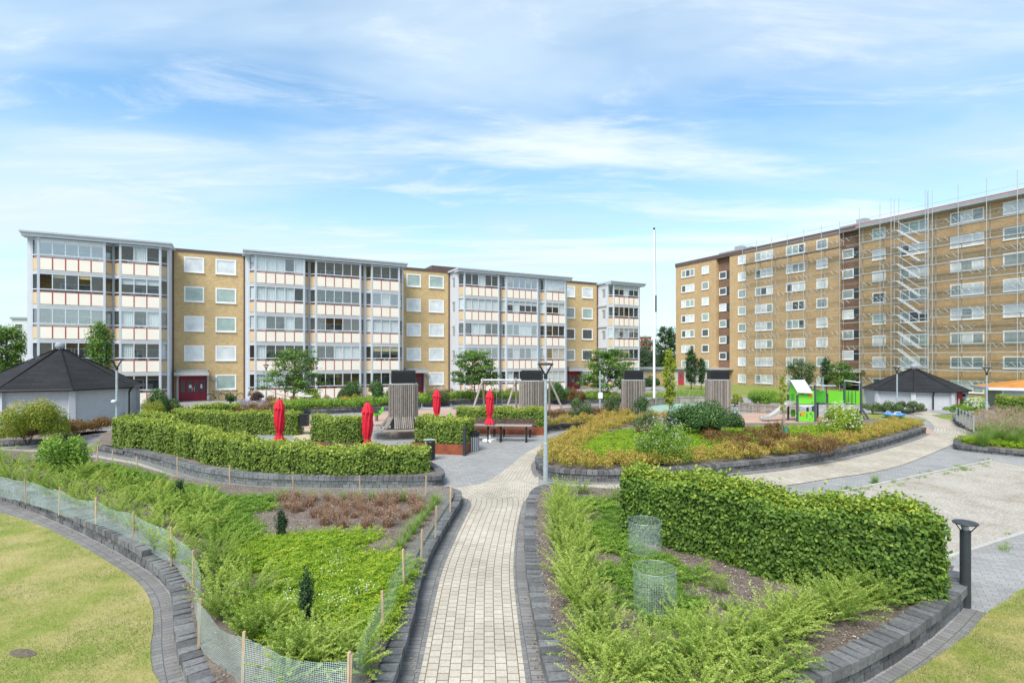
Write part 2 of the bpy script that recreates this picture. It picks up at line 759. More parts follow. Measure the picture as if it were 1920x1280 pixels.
M['brick_b'] = brickmat('ochre_brick', (.45, .295, .15), (.55, .375, .20), (.36, .28, .18), .25, .125, 'Object', 0, .014, .1, .85, wall=True, bigvar=.09, bumpy=.12)
M['brick_dark'] = brickmat('brown_brick', (.17, .095, .06), (.24, .14, .09), (.17, .12, .09), .25, .125, 'Object', 0, .014, .1, .85, wall=True, bigvar=.09, bumpy=.12)
M['brown_trim'] = surf('brown_fascia', (.115, .075, .07), .5, .12, 1)
M['white_metal'] = surf('white_metal', (.56, .595, .635), .45, .05, 2)
M['white_panel'] = surf('white_render', (.58, .60, .635), .6, .05, 1)
M['grey_trim'] = surf('grey_metal_trim', (.30, .32, .34), .45, .08, 2)
M['cream'] = surf('cream_panel', (.79, .725, .62), .55, .04, 1)
M['peach'] = surf('peach_panel', (.56, .415, .25), .55, .05, 1)
M['red_trim'] = surf('red_trim', (.36, .05, .045), .5, .1, 2)
M['slab'] = surf('slab_edge', (.45, .455, .46), .7, .08, 2)
M['win_frame'] = surf('white_window_frame', (.80, .80, .80), .4, .03, 2)
M['glass'] = glassmat('balcony_glass', .13)
M['glass_clear'] = glassmat('balcony_glass_clear', .05, (.88, .90, .90))
M['glass_sky'] = glassmat('balcony_glass_sky', .26)
M['pane_white'] = panemat('pane_white_blind', (.62, .66, .67))
M['pane_grey'] = panemat('pane_grey_room', (.26, .31, .30))
M['pane_green'] = panemat('pane_greenish', (.32, .42, .38))
M['pane_dark'] = panemat('pane_dark_room', (.06, .07, .075))
M['curtain'] = surf('white_curtain', (.82, .83, .83), .9, .1, 9)
M['awning'] = surf('cream_awning', (.72, .58, .30), .8, .08, 4)
M['orange_awning'] = surf('orange_awning', (.60, .28, .06), .8, .08, 4)
M['dark_panel'] = surf('dark_green_panel', (.035, .045, .05), .25, .15, 2, spec=.6)
M['door_red'] = surf('dark_red_door', (.25, .012, .035), .35, .12, 2)
M['door_red2'] = surf('red_door', (.36, .04, .05), .4, .1, 2)
M['roof_felt'] = brickmat('roof_felt', (.016, .0165, .018), (.026, .0265, .029), (.011, .011, .012), .9, .24, 'UV', 0, .02, .2, .9, bigvar=.2)
M['shed_board'] = None
M['galv'] = surf('galvanised_steel', (.50, .53, .55), .4, .1, 5, metal=.35)
M['scaffold'] = surf('scaffold_tube', (.42, .44, .45), .45, .15, 3, metal=.2)
M['lamp_grey'] = surf('lamp_grey', (.36, .42, .45), .45, .1, 6, metal=.2)
M['black'] = surf('black_metal', (.015, .016, .018), .4, .2, 6)
M['anthracite'] = surf('anthracite_metal', (.035, .042, .05), .45, .15, 6)
M['lamp_glass'] = surf('lamp_lens', (.55, .60, .64), .15, .1, 10, spec=.8)
M['wood_grey'] = surf('weathered_larch', (.27, .235, .205), .85, .22, 7, bumpy=.2, face=.25)
M['wood_brown'] = surf('brown_slat', (.095, .055, .05), .6, .18, 6, face=.2)
M['wood_new'] = surf('pale_stake', (.47, .34, .22), .8, .15, 12, face=.1)
M['corten'] = surf('corten_steel', (.23, .065, .028), .8, .35, 3.5, bumpy=.1)
M['bark'] = surf('bark', (.15, .12, .095), .9, .3, 14, bumpy=.6)
M['bark_pale'] = surf('pale_bark', (.30, .25, .20), .9, .2, 14, bumpy=.4)
M['parasol'] = surf('red_canvas', (.60, .012, .035), .7, .12, 9)
M['white'] = surf('white_paint', (.80, .80, .80), .4, .04, 3)
M['play_green'] = surf('lime_panel', (.16, .56, .04), .4, .05, 2)
M['play_green2'] = surf('mid_green_panel', (.06, .34, .03), .4, .05, 2)
M['play_orange'] = surf('orange_motif', (.80, .22, .02), .4, .05, 2)
M['play_grey'] = surf('slate_post', (.06, .075, .09), .45, .1, 3)
M['play_blue'] = surf('blue_plastic', (.09, .26, .58), .35, .1, 4)
M['steel'] = surf('brushed_steel', (.58, .58, .56), .3, .06, 12, metal=.6)
M['court'] = surf('mint_court', (.25, .38, .31), .8, .06, 1)
M['sedum'] = groundmat('sedum_roof', [(.3, (.34, .12, .03)), (.5, (.48, .20, .05)), (.7, (.38, .28, .08))], 1.6, 20, .95, .6, .25)
M['rubber_black'] = surf('tyre', (.02, .02, .02), .7, .2, 10)
M['net_green'] = netmat('green_net', .022, .0034, (.48, .62, .58))
M['net_thin'] = netmat('thin_net', .03, .0014, (.45, .56, .54))
M['net_wire'] = netmat('wire_cage', .024, .0015, (.55, .64, .70))
M['red_render'] = surf('red_render', (.42, .10, .09), .8, .08, 1)
M['petal'] = surf('white_petal', (.80, .78, .72), .6, .1, 30)

fo = foliage
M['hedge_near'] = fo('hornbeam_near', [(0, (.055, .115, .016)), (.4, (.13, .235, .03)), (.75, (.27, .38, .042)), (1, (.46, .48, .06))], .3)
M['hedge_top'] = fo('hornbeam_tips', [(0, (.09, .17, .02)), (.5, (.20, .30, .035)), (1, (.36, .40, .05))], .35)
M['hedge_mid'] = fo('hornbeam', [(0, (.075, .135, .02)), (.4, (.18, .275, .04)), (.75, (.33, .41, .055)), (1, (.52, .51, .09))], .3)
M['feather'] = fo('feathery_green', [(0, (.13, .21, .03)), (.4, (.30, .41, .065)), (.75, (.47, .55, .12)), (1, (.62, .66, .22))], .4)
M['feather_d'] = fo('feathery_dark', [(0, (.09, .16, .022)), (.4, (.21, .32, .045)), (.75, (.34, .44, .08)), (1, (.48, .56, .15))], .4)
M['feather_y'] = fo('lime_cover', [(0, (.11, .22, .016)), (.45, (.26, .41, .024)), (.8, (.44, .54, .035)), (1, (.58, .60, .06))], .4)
M['low_green'] = fo('low_green', [(0, (.065, .15, .016)), (.45, (.15, .29, .03)), (.8, (.28, .42, .05)), (1, (.42, .48, .09))], .35)
M['spirea'] = fo('golden_spirea', [(0, (.13, .14, .02)), (.32, (.33, .31, .045)), (.62, (.53, .41, .085)), (.85, (.56, .33, .10)), (1, (.46, .21, .08))], .35)
M['bronze'] = fo('bronze_spirea', [(0, (.08, .05, .02)), (.5, (.20, .105, .04)), (.8, (.27, .15, .05)), (1, (.19, .20, .05))], .3)
M['dark_bush'] = fo('dark_laurel', [(0, (.022, .06, .016)), (.5, (.05, .12, .028)), (.85, (.095, .19, .042)), (1, (.19, .29, .09))], .2, .35)
M['olive_bush'] = fo('olive_bush', [(0, (.05, .09, .03)), (.5, (.10, .16, .055)), (.85, (.17, .23, .085)), (1, (.27, .30, .14))], .3)
M['yellow_bush'] = fo('yellow_bush', [(0, (.08, .14, .015)), (.45, (.20, .28, .03)), (.8, (.38, .39, .05)), (1, (.48, .30, .07))], .4)
M['lime_bush'] = fo('lime_bush', [(0, (.12, .22, .02)), (.5, (.28, .40, .03)), (1, (.50, .55, .08))], .4)
M['purple'] = fo('purple_bush', [(0, (.03, .015, .02)), (.5, (.07, .035, .04)), (1, (.13, .08, .07))], .2)
M['heather'] = fo('heather', [(0, (.15, .085, .06)), (.5, (.34, .20, .15)), (.85, (.46, .30, .22)), (1, (.28, .26, .10))], .3)
M['blade'] = fo('grass_blade', [(0, (.10, .18, .03)), (.5, (.22, .34, .07)), (1, (.42, .48, .18))], .4)
M['plume'] = fo('grass_plume', [(0, (.34, .21, .19)), (.5, (.48, .33, .29)), (1, (.58, .44, .36))], .4)
M['lavender'] = fo('lavender', [(0, (.24, .20, .34)), (1, (.40, .34, .48))], .3)
M['lawn_blade'] = fo('lawn_blade', [(0, (.15, .21, .035)), (.4, (.24, .30, .055)), (.65, (.38, .38, .10)), (1, (.55, .47, .21))], .35)
M['yew'] = fo('yew', [(0, (.012, .035, .018)), (.6, (.026, .068, .026)), (1, (.06, .12, .035))], .2)
M['tree'] = fo('tree_green', [(0, (.035, .085, .015)), (.5, (.11, .22, .034)), (.8, (.20, .33, .055)), (1, (.32, .41, .10))], .35)
M['tree_dark'] = fo('tree_dark', [(0, (.022, .06, .018)), (.6, (.05, .115, .03)), (1, (.11, .19, .05))], .3)
M['tree_far'] = fo('tree_far', [(0, (.045, .085, .05)), (.6, (.085, .14, .075)), (1, (.15, .20, .11))], .25)
M['tree_yellow'] = fo('tree_yellow', [(0, (.16, .24, .02)), (.5, (.36, .43, .03)), (1, (.60, .55, .07))], .4)
M['twig'] = surf('dark_twigs', (.035, .03, .02), .9, .3, 8)
M['flower_w'] = fo('white_flowers', [(0, (.62, .62, .52)), (1, (.85, .84, .76))], .3)
M['flower_p'] = fo('lilac_flowers', [(0, (.42, .36, .46)), (1, (.66, .60, .66))], .3)
M['flower_y'] = fo('yellow_flowers', [(0, (.40, .38, .03)), (1, (.62, .55, .06))], .3)


def boardmat():
    m, t, o = newmat('painted_board')
    tcn = t.nodes.new('ShaderNodeTexCoord')
    s = t.nodes.new('ShaderNodeSeparateXYZ')
    link(t, tcn.outputs['Object'], s.inputs[0])
    a = t.nodes.new('ShaderNodeMath')
    a.operation = 'DIVIDE'
    a.inputs[1].default_value = .125
    link(t, s.outputs[2], a.inputs[0])
    fr = t.nodes.new('ShaderNodeMath')
    fr.operation = 'FRACT'
    link(t, a.outputs[0], fr.inputs[0])
    g = ramp(t, fr.outputs[0], [(0, (.24, .25, .265)), (.10, (.47, .48, .505)), (1, (.50, .51, .535))])
    c = mixc(t, 1.0, g, ramp(t, noise(t, 4, 5), [(.3, (.93,) * 3), (.7, (1.05,) * 3)]), 'MULTIPLY')
    bsdf(t, o, c, .6, 0, bump(t, fr.outputs[0], .5, .02), .3)
    return m


M['shed_board'] = boardmat()

# ------------------------------------------------------------------ ground, paths, beds
def struct(name, mb, mat, **k):
    return tag(mb.build(name, mat, **k), kind='structure')


mb = MB()
mb.poly([(-700, -60, 0), (700, -60, 0), (700, 1200, 0), (-700, 1200, 0)], -0.02)
struct('ground', mb, M['lawn_far'])
mb = MB()
mb.poly([(-70, -5, 0), (60, -5, 0), (60, 62, 0), (34, 80, 0), (20, 80, 0), (-42, 52, 0), (-70, 40, 0)], 0.0)
struct('paving', mb, M['paver_grey'])
mb = MB()
mb.poly([tuple(p) for p in gp([(1268, 735), (1400, 745), (1620, 760), (1790, 765), (1930, 770)])] + [(60, 40, 0), (60, 60, 0), (31, 100, 0)], 0.004)
struct('lawn_strip', mb, M['lawn_far'])

L_ = lambda pts, z=0.0, step=.25: smooth_line(gp(pts, z), step)


def strip_between(name, A, B, z, mat, n=90):
    mb = MB()
    mb.strip(resample(gp(A), n), resample(gp(B), n), z)
    return struct(name, mb, mat)


# dark borders of the paths, laid under the pale strips
strip_between('path_border', [(640, 1400), (690, 1280), (762, 1080), (810, 1000), (840, 960), (845, 930)],
              [(1090, 1400), (1050, 1280), (1003, 1080), (996, 1000), (990, 950), (995, 930)], .004, M['paver_dark'])
strip_between('path', [(750, 1400), (784, 1280), (827, 1080), (857, 1005), (876, 965), (884, 945), (872, 930)],
              [(1005, 1400), (986, 1280), (963, 1080), (967, 1005), (974, 965), (980, 945), (992, 930)], .008, M['paver_light'])
strip_between('path', [(-160, 838), (0, 842), (100, 846), (185, 856), (260, 868), (330, 892), (400, 907), (480, 914), (560, 918), (700, 919), (840, 916), (960, 898), (1010, 894)],
              [(-160, 852), (0, 857), (100, 862), (180, 872), (250, 885), (320, 908), (400, 925), (480, 931), (560, 934), (700, 936), (840, 936), (960, 934), (1012, 934)], .012, M['paver_light'], 140)
strip_between('path', [(870, 914), (905, 906), (940, 886), (965, 866), (1000, 842), (1045, 822), (1100, 809), (1175, 800)],
              [(1010, 906), (1003, 895), (996, 880), (999, 868), (1024, 848), (1056, 831), (1102, 813.5), (1178, 804)], .016, M['paver_light'])
strip_between('path', [(1000, 910), (1100, 909), (1200, 907), (1300, 900), (1400, 891), (1500, 878), (1590, 862), (1670, 841), (1733, 820), (1752, 805), (1742, 790), (1718, 780), (1690, 772), (1660, 768)],
              [(1000, 936), (1100, 936), (1200, 932), (1300, 927), (1400, 920), (1480, 910), (1560, 897), (1640, 885), (1700, 869), (1760, 845), (1800, 826), (1812, 811), (1800, 797), (1770, 780), (1735, 769)], .020, M['paver_light'], 140)
# lawns
LAWN_L = gp([(-420, 900), (-120, 935), (0, 962), (62, 980), (130, 1012), (200, 1052), (258, 1092), (283, 1130), (288, 1170), (282, 1215), (287, 1265), (310, 1400), (-700, 1400)])
LAWN_R = gp([(1660, 1290), (1745, 1240), (1815, 1190), (1850, 1150), (1890, 1125), (1960, 1090), (2300, 1000), (2600, 1400), (1560, 1400)])
for poly, nm in ((LAWN_L, 'lawn'), (LAWN_R, 'lawn')):
    mb = MB()
    mb.poly(smooth_line(poly + [poly[0]], .4)[:-1], .012)
    struct(nm, mb, M['lawn'])
for poly in (gp([(120, 862), (165, 838), (205, 820), (230, 822), (235, 845), (180, 846)]), gp([(1640, 774), (1735, 787), (1690, 791), (1648, 786), (1560, 780)]),
             gp([(1746, 778), (1795, 778), (1830, 783), (1800, 788), (1770, 786)]), gp([(265, 800), (330, 790), (352, 800), (300, 812)])):
    mb = MB()
    mb.poly(smooth_line(poly + [poly[0]], .6)[:-1], .026)
    struct('lawn', mb, M['lawn_far'])
# boules court of pale gravel, with its flush pale kerb
GA, GB = G(1556, 928), G(1860, 864)
GC, GD = Vector((20.2, 16.6, 0)), G(1768, 1050)
mb = MB()
mb.poly([GA, GB, GC, GD], .012)
struct('gravel', mb, M['gravel'])
mb = MB()
for a, b in ((GA, GB), (GB, GC), (GC, GD), (GD, GA)):
    n = max(1, int((b - a).length / 1.0))
    for i in range(n):
        p, q = a.lerp(b, (i + .004) / n), a.lerp(b, (i + .996) / n)
        mb.bar((p.x, p.y, .02), (q.x, q.y, .02), .09, .07)
tag(mb.build('kerb_edging', M['kerb'], base=True), 'pale flush kerb edging round the gravel court', 'kerb')
# play surfaces
mb = MB()
mb.poly(smooth_line(gp([(540, 808), (575, 794), (640, 782), (720, 774), (780, 770), (860, 763), (960, 761), (1060, 762), (1120, 768), (1040, 783), (900, 790), (800, 792), (740, 797), (680, 802), (620, 808)] + [(540, 808)]), .8)[:-1], .006)
struct('play_surface', mb, M['rubber'])
mb = MB()
mb.poly(smooth_line(gp([(1290, 800), (1360, 786), (1400, 775), (1480, 774), (1580, 781), (1660, 786), (1720, 795), (1745, 806), (1735, 818), (1500, 815), (1300, 810)] + [(1290, 800)]), .8)[:-1], .006)
struct('play_surface', mb, M['rubber'])
mb = MB()
mb.poly(smooth_line(gp([(548, 822), (566, 805), (598, 806), (600, 818), (575, 824), (548, 822)]), .4)[:-1], .010)
struct('sand_pit', mb, M['sand'])
mb = MB()
mb.poly(smooth_line(gp([(1215, 770), (1230, 758), (1300, 755), (1335, 758), (1350, 768), (1300, 775), (1215, 770)]), .8)[:-1], .008)
struct('ball_court', mb, M['court'])


# ------------------------------------------------------------------ retaining walls of split blocks
def block_wall(name, label, base, inner, courses, thick=.26, cop=.185, ch=.115, copd=.285, step_at=(), big=False):
    """base: world polyline of the outer foot; inner: a point on the bed's side; courses: list of (until fraction, courses)."""
    P = smooth_line(base, .06)
    N = normals2(P)
    mid = len(P) // 2
    sgn = 1 if (Vector((inner[0], inner[1], 0)) - P[mid]).dot(N[mid]) > 0 else -1
    cum = [0]
    for i in range(1, len(P)):
        cum.append(cum[-1] + (P[i] - P[i - 1]).length)
    T = cum[-1]

    def look(s):
        j = min(max(int(np.searchsorted(cum, s)) - 1, 0), len(P) - 2)
        t = (s - cum[j]) / max(cum[j + 1] - cum[j], 1e-6)
        d = P[j + 1] - P[j]
        return P[j].lerp(P[j + 1], t), N[j] * sgn, math.atan2(d.y, d.x)

    def nc(s):
        for u, c in courses:
            if s / T <= u:
                return c
        return courses[-1][1]
    mb = MB()
    maxc = max(c for _, c in courses)
    bl = .235
    for k in range(maxc):
        s = bl / 2 - (bl / 2 if k % 2 else 0)
        while s < T + bl * .4:
            ss = min(max(s, .02), T - .02)
            if nc(ss) > k:
                p, n, a = look(ss)
                j = rnd.uniform(-.006, .006)
                c = p + n * (thick / 2 + j + .012)
                mb.box((c.x, c.y, k * ch + ch / 2), (bl - .018, thick - .03 + rnd.uniform(-.012, .012), ch - .013), a + rnd.uniform(-.012, .012))
            s += bl
    s = cop / 2
    while s < T:
        p, n, a = look(s)
        h = nc(s) * ch
        c = p + n * (copd / 2 - .022 + rnd.uniform(-.008, .008))
        # wedge-shaped coping stones set radially
        w0, w1 = cop - .014, cop - .04 - rnd.uniform(.0, .035)
        ca, sa = math.cos(a), math.sin(a)
        t = Vector((ca, sa, 0))
        z0, z1 = h + .002, h + .132 + rnd.uniform(-.006, .006)
        o = c - n * copd / 2
        q = c + n * copd / 2
        ring = [o - t * w0 / 2, o + t * w0 / 2, q + t * w1 / 2, q - t * w1 / 2]
        if sgn < 0:
            ring = ring[::-1]
        tl = rnd.uniform(-.008, .008)
        mb.add([(r.x, r.y, z0) for r in ring] + [(r.x, r.y, z1 + tl * (1 if i in (1, 2) else -1)) for i, r in enumerate(ring)],
               [(3, 2, 1, 0), (4, 5, 6, 7), (0, 1, 5, 4), (1, 2, 6, 5), (2, 3, 7, 6), (3, 0, 4, 7)])
        s += cop
    o = mb.build(name, M['block'], base=True)
    tag(o, label, 'retaining wall')
    return [p + n * sgn * .2 for p, n in zip(P, N)]


WLp = gp([(-330, 878), (-120, 905), (0, 938), (60, 960), (150, 1000), (230, 1043), (290, 1083), (318, 1118), (327, 1160), (331, 1215), (346, 1280), (392, 1400)])
WRp = gp([(700, 1400), (745, 1280), (770, 1190), (797, 1080), (828, 1015), (855, 967), (865, 948), (860, 935), (838, 927)])
WBp = gp([(1062, 1400), (1023, 1280), (1003, 1180), (988, 1080), (985, 1010), (988, 965), (994, 940), (1008, 927), (1035, 921)])
WB2p = gp([(1806, 1112), (1812, 1138), (1775, 1176), (1720, 1220), (1650, 1266), (1560, 1314), (1420, 1372), (1250, 1410)])
WCp = gp([(1215, 793), (1140, 801), (1095, 815), (1058, 832), (1028, 850), (1008, 868), (1006, 884), (1030, 896), (1100, 903), (1180, 902), (1290, 894), (1400, 884), (1500, 872), (1590, 855), (1670, 835), (1737, 813)])
WHp = gp([(178, 846), (250, 859), (310, 876), (370, 895), (430, 905), (500, 911), (600, 914), (720, 915), (820, 913), (830, 900), (808, 884)])
WUp = gp([(1000, 812), (1030, 807), (1090, 803), (1150, 791), (1200, 781)])
WFp = gp([(440, 793), (520, 783), (560, 777), (620, 776), (700, 771), (760, 768), (850, 759), (960, 757), (1060, 757), (1150, 757)])
WGp = gp([(1800, 830), (1790, 842), (1850, 850), (1920, 857), (2060, 872)])
WG2p = gp([(1786, 788), (1792, 797), (1806, 804), (1832, 813)])
WSp = gp([(-200, 846), (0, 838), (75, 833), (115, 828), (150, 818)])
WDp = gp([(300, 792), (318, 788), (346, 784), (352, 778)])
WZp = gp([(1640, 772), (1700, 775), (1738, 771)])
inWL = block_wall('retaining_wall', 'grey block wall curving between the front lawn and the netted bed', WLp, G(500, 1050), [(.50, 3), (.775, 2), (1, 1)])
inWR = block_wall('retaining_wall', 'low grey block wall along the netted side of the pale path', WRp, G(500, 1050), [(1, 1)])
inWB = block_wall('retaining_wall', 'low grey block wall along the unnetted side of the pale path', WBp, G(1300, 1080), [(1, 1)])
inWB2 = block_wall('retaining_wall', 'grey block wall curving past the dark bollard light at the second lawn', WB2p, G(1300, 1080), [(1, 2)])
inWC = block_wall('retaining_wall', 'grey block wall round the large golden spirea bed', WCp, G(1350, 840), [(1, 2)])
inWH = block_wall('retaining_wall', 'grey block wall curving below the long low hedge', WHp, G(500, 870), [(.12, 1), (1, 2)])
inWU = block_wall('retaining_wall', 'dark block wall under the golden shrubs behind the benches', WUp, G(1100, 785), [(1, 2)])
inWF = block_wall('retaining_wall', 'long grey block wall of the shrub border before the balconies', WFp, G(700, 758), [(1, 2)])
inWG = block_wall('retaining_wall', 'grey block wall of the ornamental grass bed beside the gravel court', WGp, G(1900, 810), [(.3, 2), (1, 1)])
inWG2 = block_wall('retaining_wall', 'short curved block wall beneath the clear sheet fence', WG2p, G(1860, 790), [(1, 2)])
inWS = block_wall('retaining_wall', 'low block wall in front of the big yellow shrub by the shed', WSp, G(40, 800), [(1, 1)])
inWD = block_wall('retaining_wall', 'short block wall near the entrance with red double doors', WDp, G(290, 780), [(1, 2)])
inWZ = block_wall('retaining_wall', 'low block wall by the smaller dark roofed shed', WZp, G(1690, 766), [(1, 1)])


def border(base, inner, w, z, name='path_border'):
    P = smooth_line(base, .2)
    N = normals2(P)
    mid = len(P) // 2
    sg = -1 if (Vector((inner[0], inner[1], 0)) - P[mid]).dot(N[mid]) > 0 else 1
    mb = MB()
    mb.strip(P, [p + n * sg * w for p, n in zip(P, N)], z)
    b = struct(name, mb, M['paver_dark'])
    return b


border(WLp, G(500, 1050), .75, .004)
border(WB2p[1:], G(1300, 1080), .70, .004)
border(WCp, G(1350, 840), .35, .010)
border(WHp[:-2], G(500, 870), .35, .010)


def bed(poly, z):
    mb = MB()
    mb.poly(poly, z)
    struct('planting_bed', mb, M['soil'])
    return poly


thin = lambda P, k=6: P[::k] + [P[-1]]
BED_L = bed(thin(inWL) + thin(inWR) + gp([(700, 936), (560, 934), (480, 931), (400, 925), (320, 908), (250, 885), (180, 872), (100, 862), (0, 857), (-160, 852), (-420, 850)]), .30)
BED_R = bed(thin(inWB) + gp([(1100, 928), (1180, 933)]) + gp([(1300, 960), (1560, 1010), (1790, 1085)]) + thin(inWB2), .24)
BED_C = bed(thin(inWC) + gp([(1700, 797), (1640, 794), (1500, 802), (1400, 802), (1300, 798)]), .30)
BED_H = bed(thin(inWH) + gp([(560, 868), (430, 842), (330, 812), (280, 806), (215, 812), (185, 828)]), .30)
BED_U = bed(thin(inWU) + gp([(1205, 766), (1150, 764), (1050, 772), (1005, 785)]), .30)
BED_F = bed(thin(inWF) + gp([(1200, 742), (1120, 738), (1000, 741), (870, 746), (700, 750), (560, 757), (460, 760), (420, 770)]), .28)
BED_G = bed(thin(inWG) + gp([(2060, 800), (1930, 790), (1840, 785), (1830, 812)]), .22)
BED_S = bed(thin(inWS) + gp([(215, 808), (150, 806), (60, 812), (-60, 815), (-200, 815)]), .18)


# ------------------------------------------------------------------ bark chips on the beds and fallen leaves in the path gutters
def chips(name, label, cat, poly, z, n, size, mat):
    P = scatter(poly, n)
    n = len(P)
    C = np.concatenate([P, z + .012 + .02 * npr.random((n, 1))], 1)
    N = np.array([0, 0, 1.0]) + npr.normal(size=(n, 3)) * .45
    L = size * (.5 + npr.random(n))
    c = P.mean(0)
    V = leaf_quads(C, N, L, L * .5) - np.array([c[0], c[1], 0])
    tag(quads_mesh(name, V, 4, npr.random(n), M[mat], loc=(c[0], c[1], 0)), label, cat, kind='stuff')


M['chip'] = foliage('bark_chip', [(0, (.08, .06, .045)), (.5, (.21, .165, .135)), (.85, (.33, .275, .235)), (1, (.44, .39, .34))], .0, .9)
M['litter'] = foliage('leaf_litter', [(0, (.16, .09, .04)), (.6, (.30, .19, .09)), (1, (.42, .31, .14))], .1, .8)
chips('bark_mulch', 'brown bark chips covering the netted bed', 'mulch', BED_L, .30, 26000, .035, 'chip')
chips('bark_mulch', 'brown bark chips covering the hedged bed', 'mulch', BED_R, .24, 26000, .032, 'chip')
for P_, inn, lab in ((WRp, G(500, 1050), 'dry brown leaves lying along the netted gutter of the pale path'), (WBp, G(1300, 1080), 'dry brown leaves lying along the unnetted gutter of the pale path'), (WLp, G(500, 1050), 'dry leaves along the foot of the netted lawn wall')):
    P = smooth_line(P_, .1)
    N_ = normals2(P)
    md = len(P) // 2
    sg = -1 if (inn - P[md]).dot(N_[md]) > 0 else 1
    n = 420
    k = npr.integers(0, len(P), n)
    d = np.abs(npr.normal(size=n)) * .07 + .01
    clump = np.sin(k * .11) + np.sin(k * .037 + 2)
    ok = npr.random(n) < np.clip(.5 + .35 * clump, .05, 1)
    C = np.array([[P[i].x + N_[i].x * sg * q, P[i].y + N_[i].y * sg * q, .022 + .01 * npr.random()] for i, q in zip(k[ok], d[ok])])
    n = len(C)
    c = C.mean(0) * np.array([1, 1, 0])
    L = .03 * (.5 + npr.random(n))
    tag(quads_mesh('leaf_litter', leaf_quads(C, np.array([0, 0, 1.0]) + npr.normal(size=(n, 3)) * .4, L, L * .6) - c, 4, npr.random(n), M['litter'], loc=c), lab, 'fallen leaves', kind='stuff')

mb = MB()
P = [G(42 + 26 * math.cos(a / 8 * math.pi) * rnd.uniform(.8, 1.1), 1226 + 8 * math.sin(a / 8 * math.pi), 0) for a in range(16)]
mb.poly(P, .020)
struct('bare_soil', mb, M['soil'])

# ------------------------------------------------------------------ long balcony building on the left
FA = Vector((.885, .466, 0)).normalized()
NA = Vector((FA.y, -FA.x, 0))
P0A = Vector((-32.284, 51.5, 0))
ANG_A = math.atan2(FA.y, FA.x)


def tA(px, p=0.0):
    k = (px - 960) / F
    x0, y0 = P0A.x + NA.x * p, P0A.y + NA.y * p
    return (k * y0 - x0) / (FA.x - k * FA.y)


bA = thing('apartment_building', 'long five storey yellow brick apartment building with glazed white balcony towers', 'apartment building', P0A, ANG_A)
DEPTH = 12.0
RT = 14.45
TOW = [(-10.35, -.30, [(-9.5, 4.43), (-3.95, 2.95)]), (5.95, 21.6, [(6.78, 4.43), (12.36, 4.43), (18.02, 2.95)]),
       (28.0, 43.35, [(28.72, 4.40), (34.2, 4.35), (39.75, 2.9)]), (50.0, 55.6, [(50.5, 4.35)])]
PB, PF = 2.3, 2.9
FL = 2.865
mb = MB()
mb.box2((-10.2, 0, 0), (55.4, DEPTH, RT))
mb.build('wall', M['brick_a'], bA)


def part_box(name, mat, parent, a, b):
    m = MB()
    m.box2(a, b)
    return m.build(name, M[mat], parent)


for a, b in ((-.26, 5.9), (21.62, 27.95), (43.4, 49.95)):
    part_box('fascia', 'brown_trim', bA, (a, -.08, RT - .02), (b, DEPTH, RT + .24))
for t in (-.22, 5.86, 21.7, 27.9, 43.46, 49.9):
    part_box('downpipe', 'brown_trim', bA, (t - .06, -.14, 0), (t + .06, -.002, RT - .022))
part_box('roof_penthouse', 'brown_trim', bA, (26.2, 1.3, RT), (33.2, 8.5, RT + .95))
part_box('vent', 'grey_trim', bA, (2.9, 2.5, RT + .2), (4.0, 3.6, RT + .55))
part_box('vent', 'grey_trim', bA, (24.2, 2.5, RT + .2), (25.1, 3.4, RT + .6))


def window(parent, x0, x1, z0, z1, y, n, pane, fr=.11, name='window'):
    """White framed window in a wall plane facing -y: frame mesh with its panes as a child."""
    f = MB()
    f.box2((x0, y - .05, z0), (x0 + fr, y + .04, z1))
    f.box2((x1 - fr, y - .05, z0), (x1, y + .04, z1))
    f.box2((x0 + fr, y - .05, z0), (x1 - fr, y + .04, z0 + fr))
    f.box2((x0 + fr, y - .05, z1 - fr), (x1 - fr, y + .04, z1))
    f.box2((x0 - .04, y - .11, z0 - .05), (x1 + .04, y - .002, z0 - .003))
    w = (x1 - x0) / n
    for i in range(1, n):
        f.box2((x0 + w * i - fr * .5, y - .045, z0 + fr), (x0 + w * i + fr * .5, y + .03, z1 - fr))
    o = f.build(name, M['win_frame'], parent)
    for i in range(n):
        g = MB()
        a, b = x0 + w * i + (fr if i == 0 else fr * .5), x0 + w * (i + 1) - (fr if i == n - 1 else fr * .5)
        g.box2((a, y - .012, z0 + fr), (b, y + .01, z1 - fr))
        pm = pane[i % len(pane)] if isinstance(pane, (list, tuple)) else pane
        g.build('pane', M[pm], o)
    return o


WPX = [(345, 383), (404, 443), (762, 789), (804, 832), (1061, 1078), (1091, 1111)]
panes = {(0, 1): 'pane_white', (0, 2): 'pane_white', (0, 3): 'pane_green', (1, 0): 'pane_green', (1, 2): 'pane_green', (1, 3): 'pane_green', (1, 4): 'pane_white', (1, 1): 'pane_white',
         (2, 0): 'pane_green', (2, 4): 'pane_green', (3, 4): 'pane_green', (4, 1): 'pane_grey', (4, 2): 'pane_dark', (4, 3): 'pane_grey', (5, 1): 'pane_dark', (5, 2): 'pane_dark', (5, 3): 'pane_green', (5, 0): 'pane_grey'}
for i, (a, b) in enumerate(WPX):
    for f in range(5):
        if f == 0 and i % 2 == 0:
            continue
        zc = 1.77 + 2.862 * f
        window(bA, tA(a), tA(b), zc - .74, zc + .74, 0, 1, panes.get((i, f), 'pane_white'), .13)

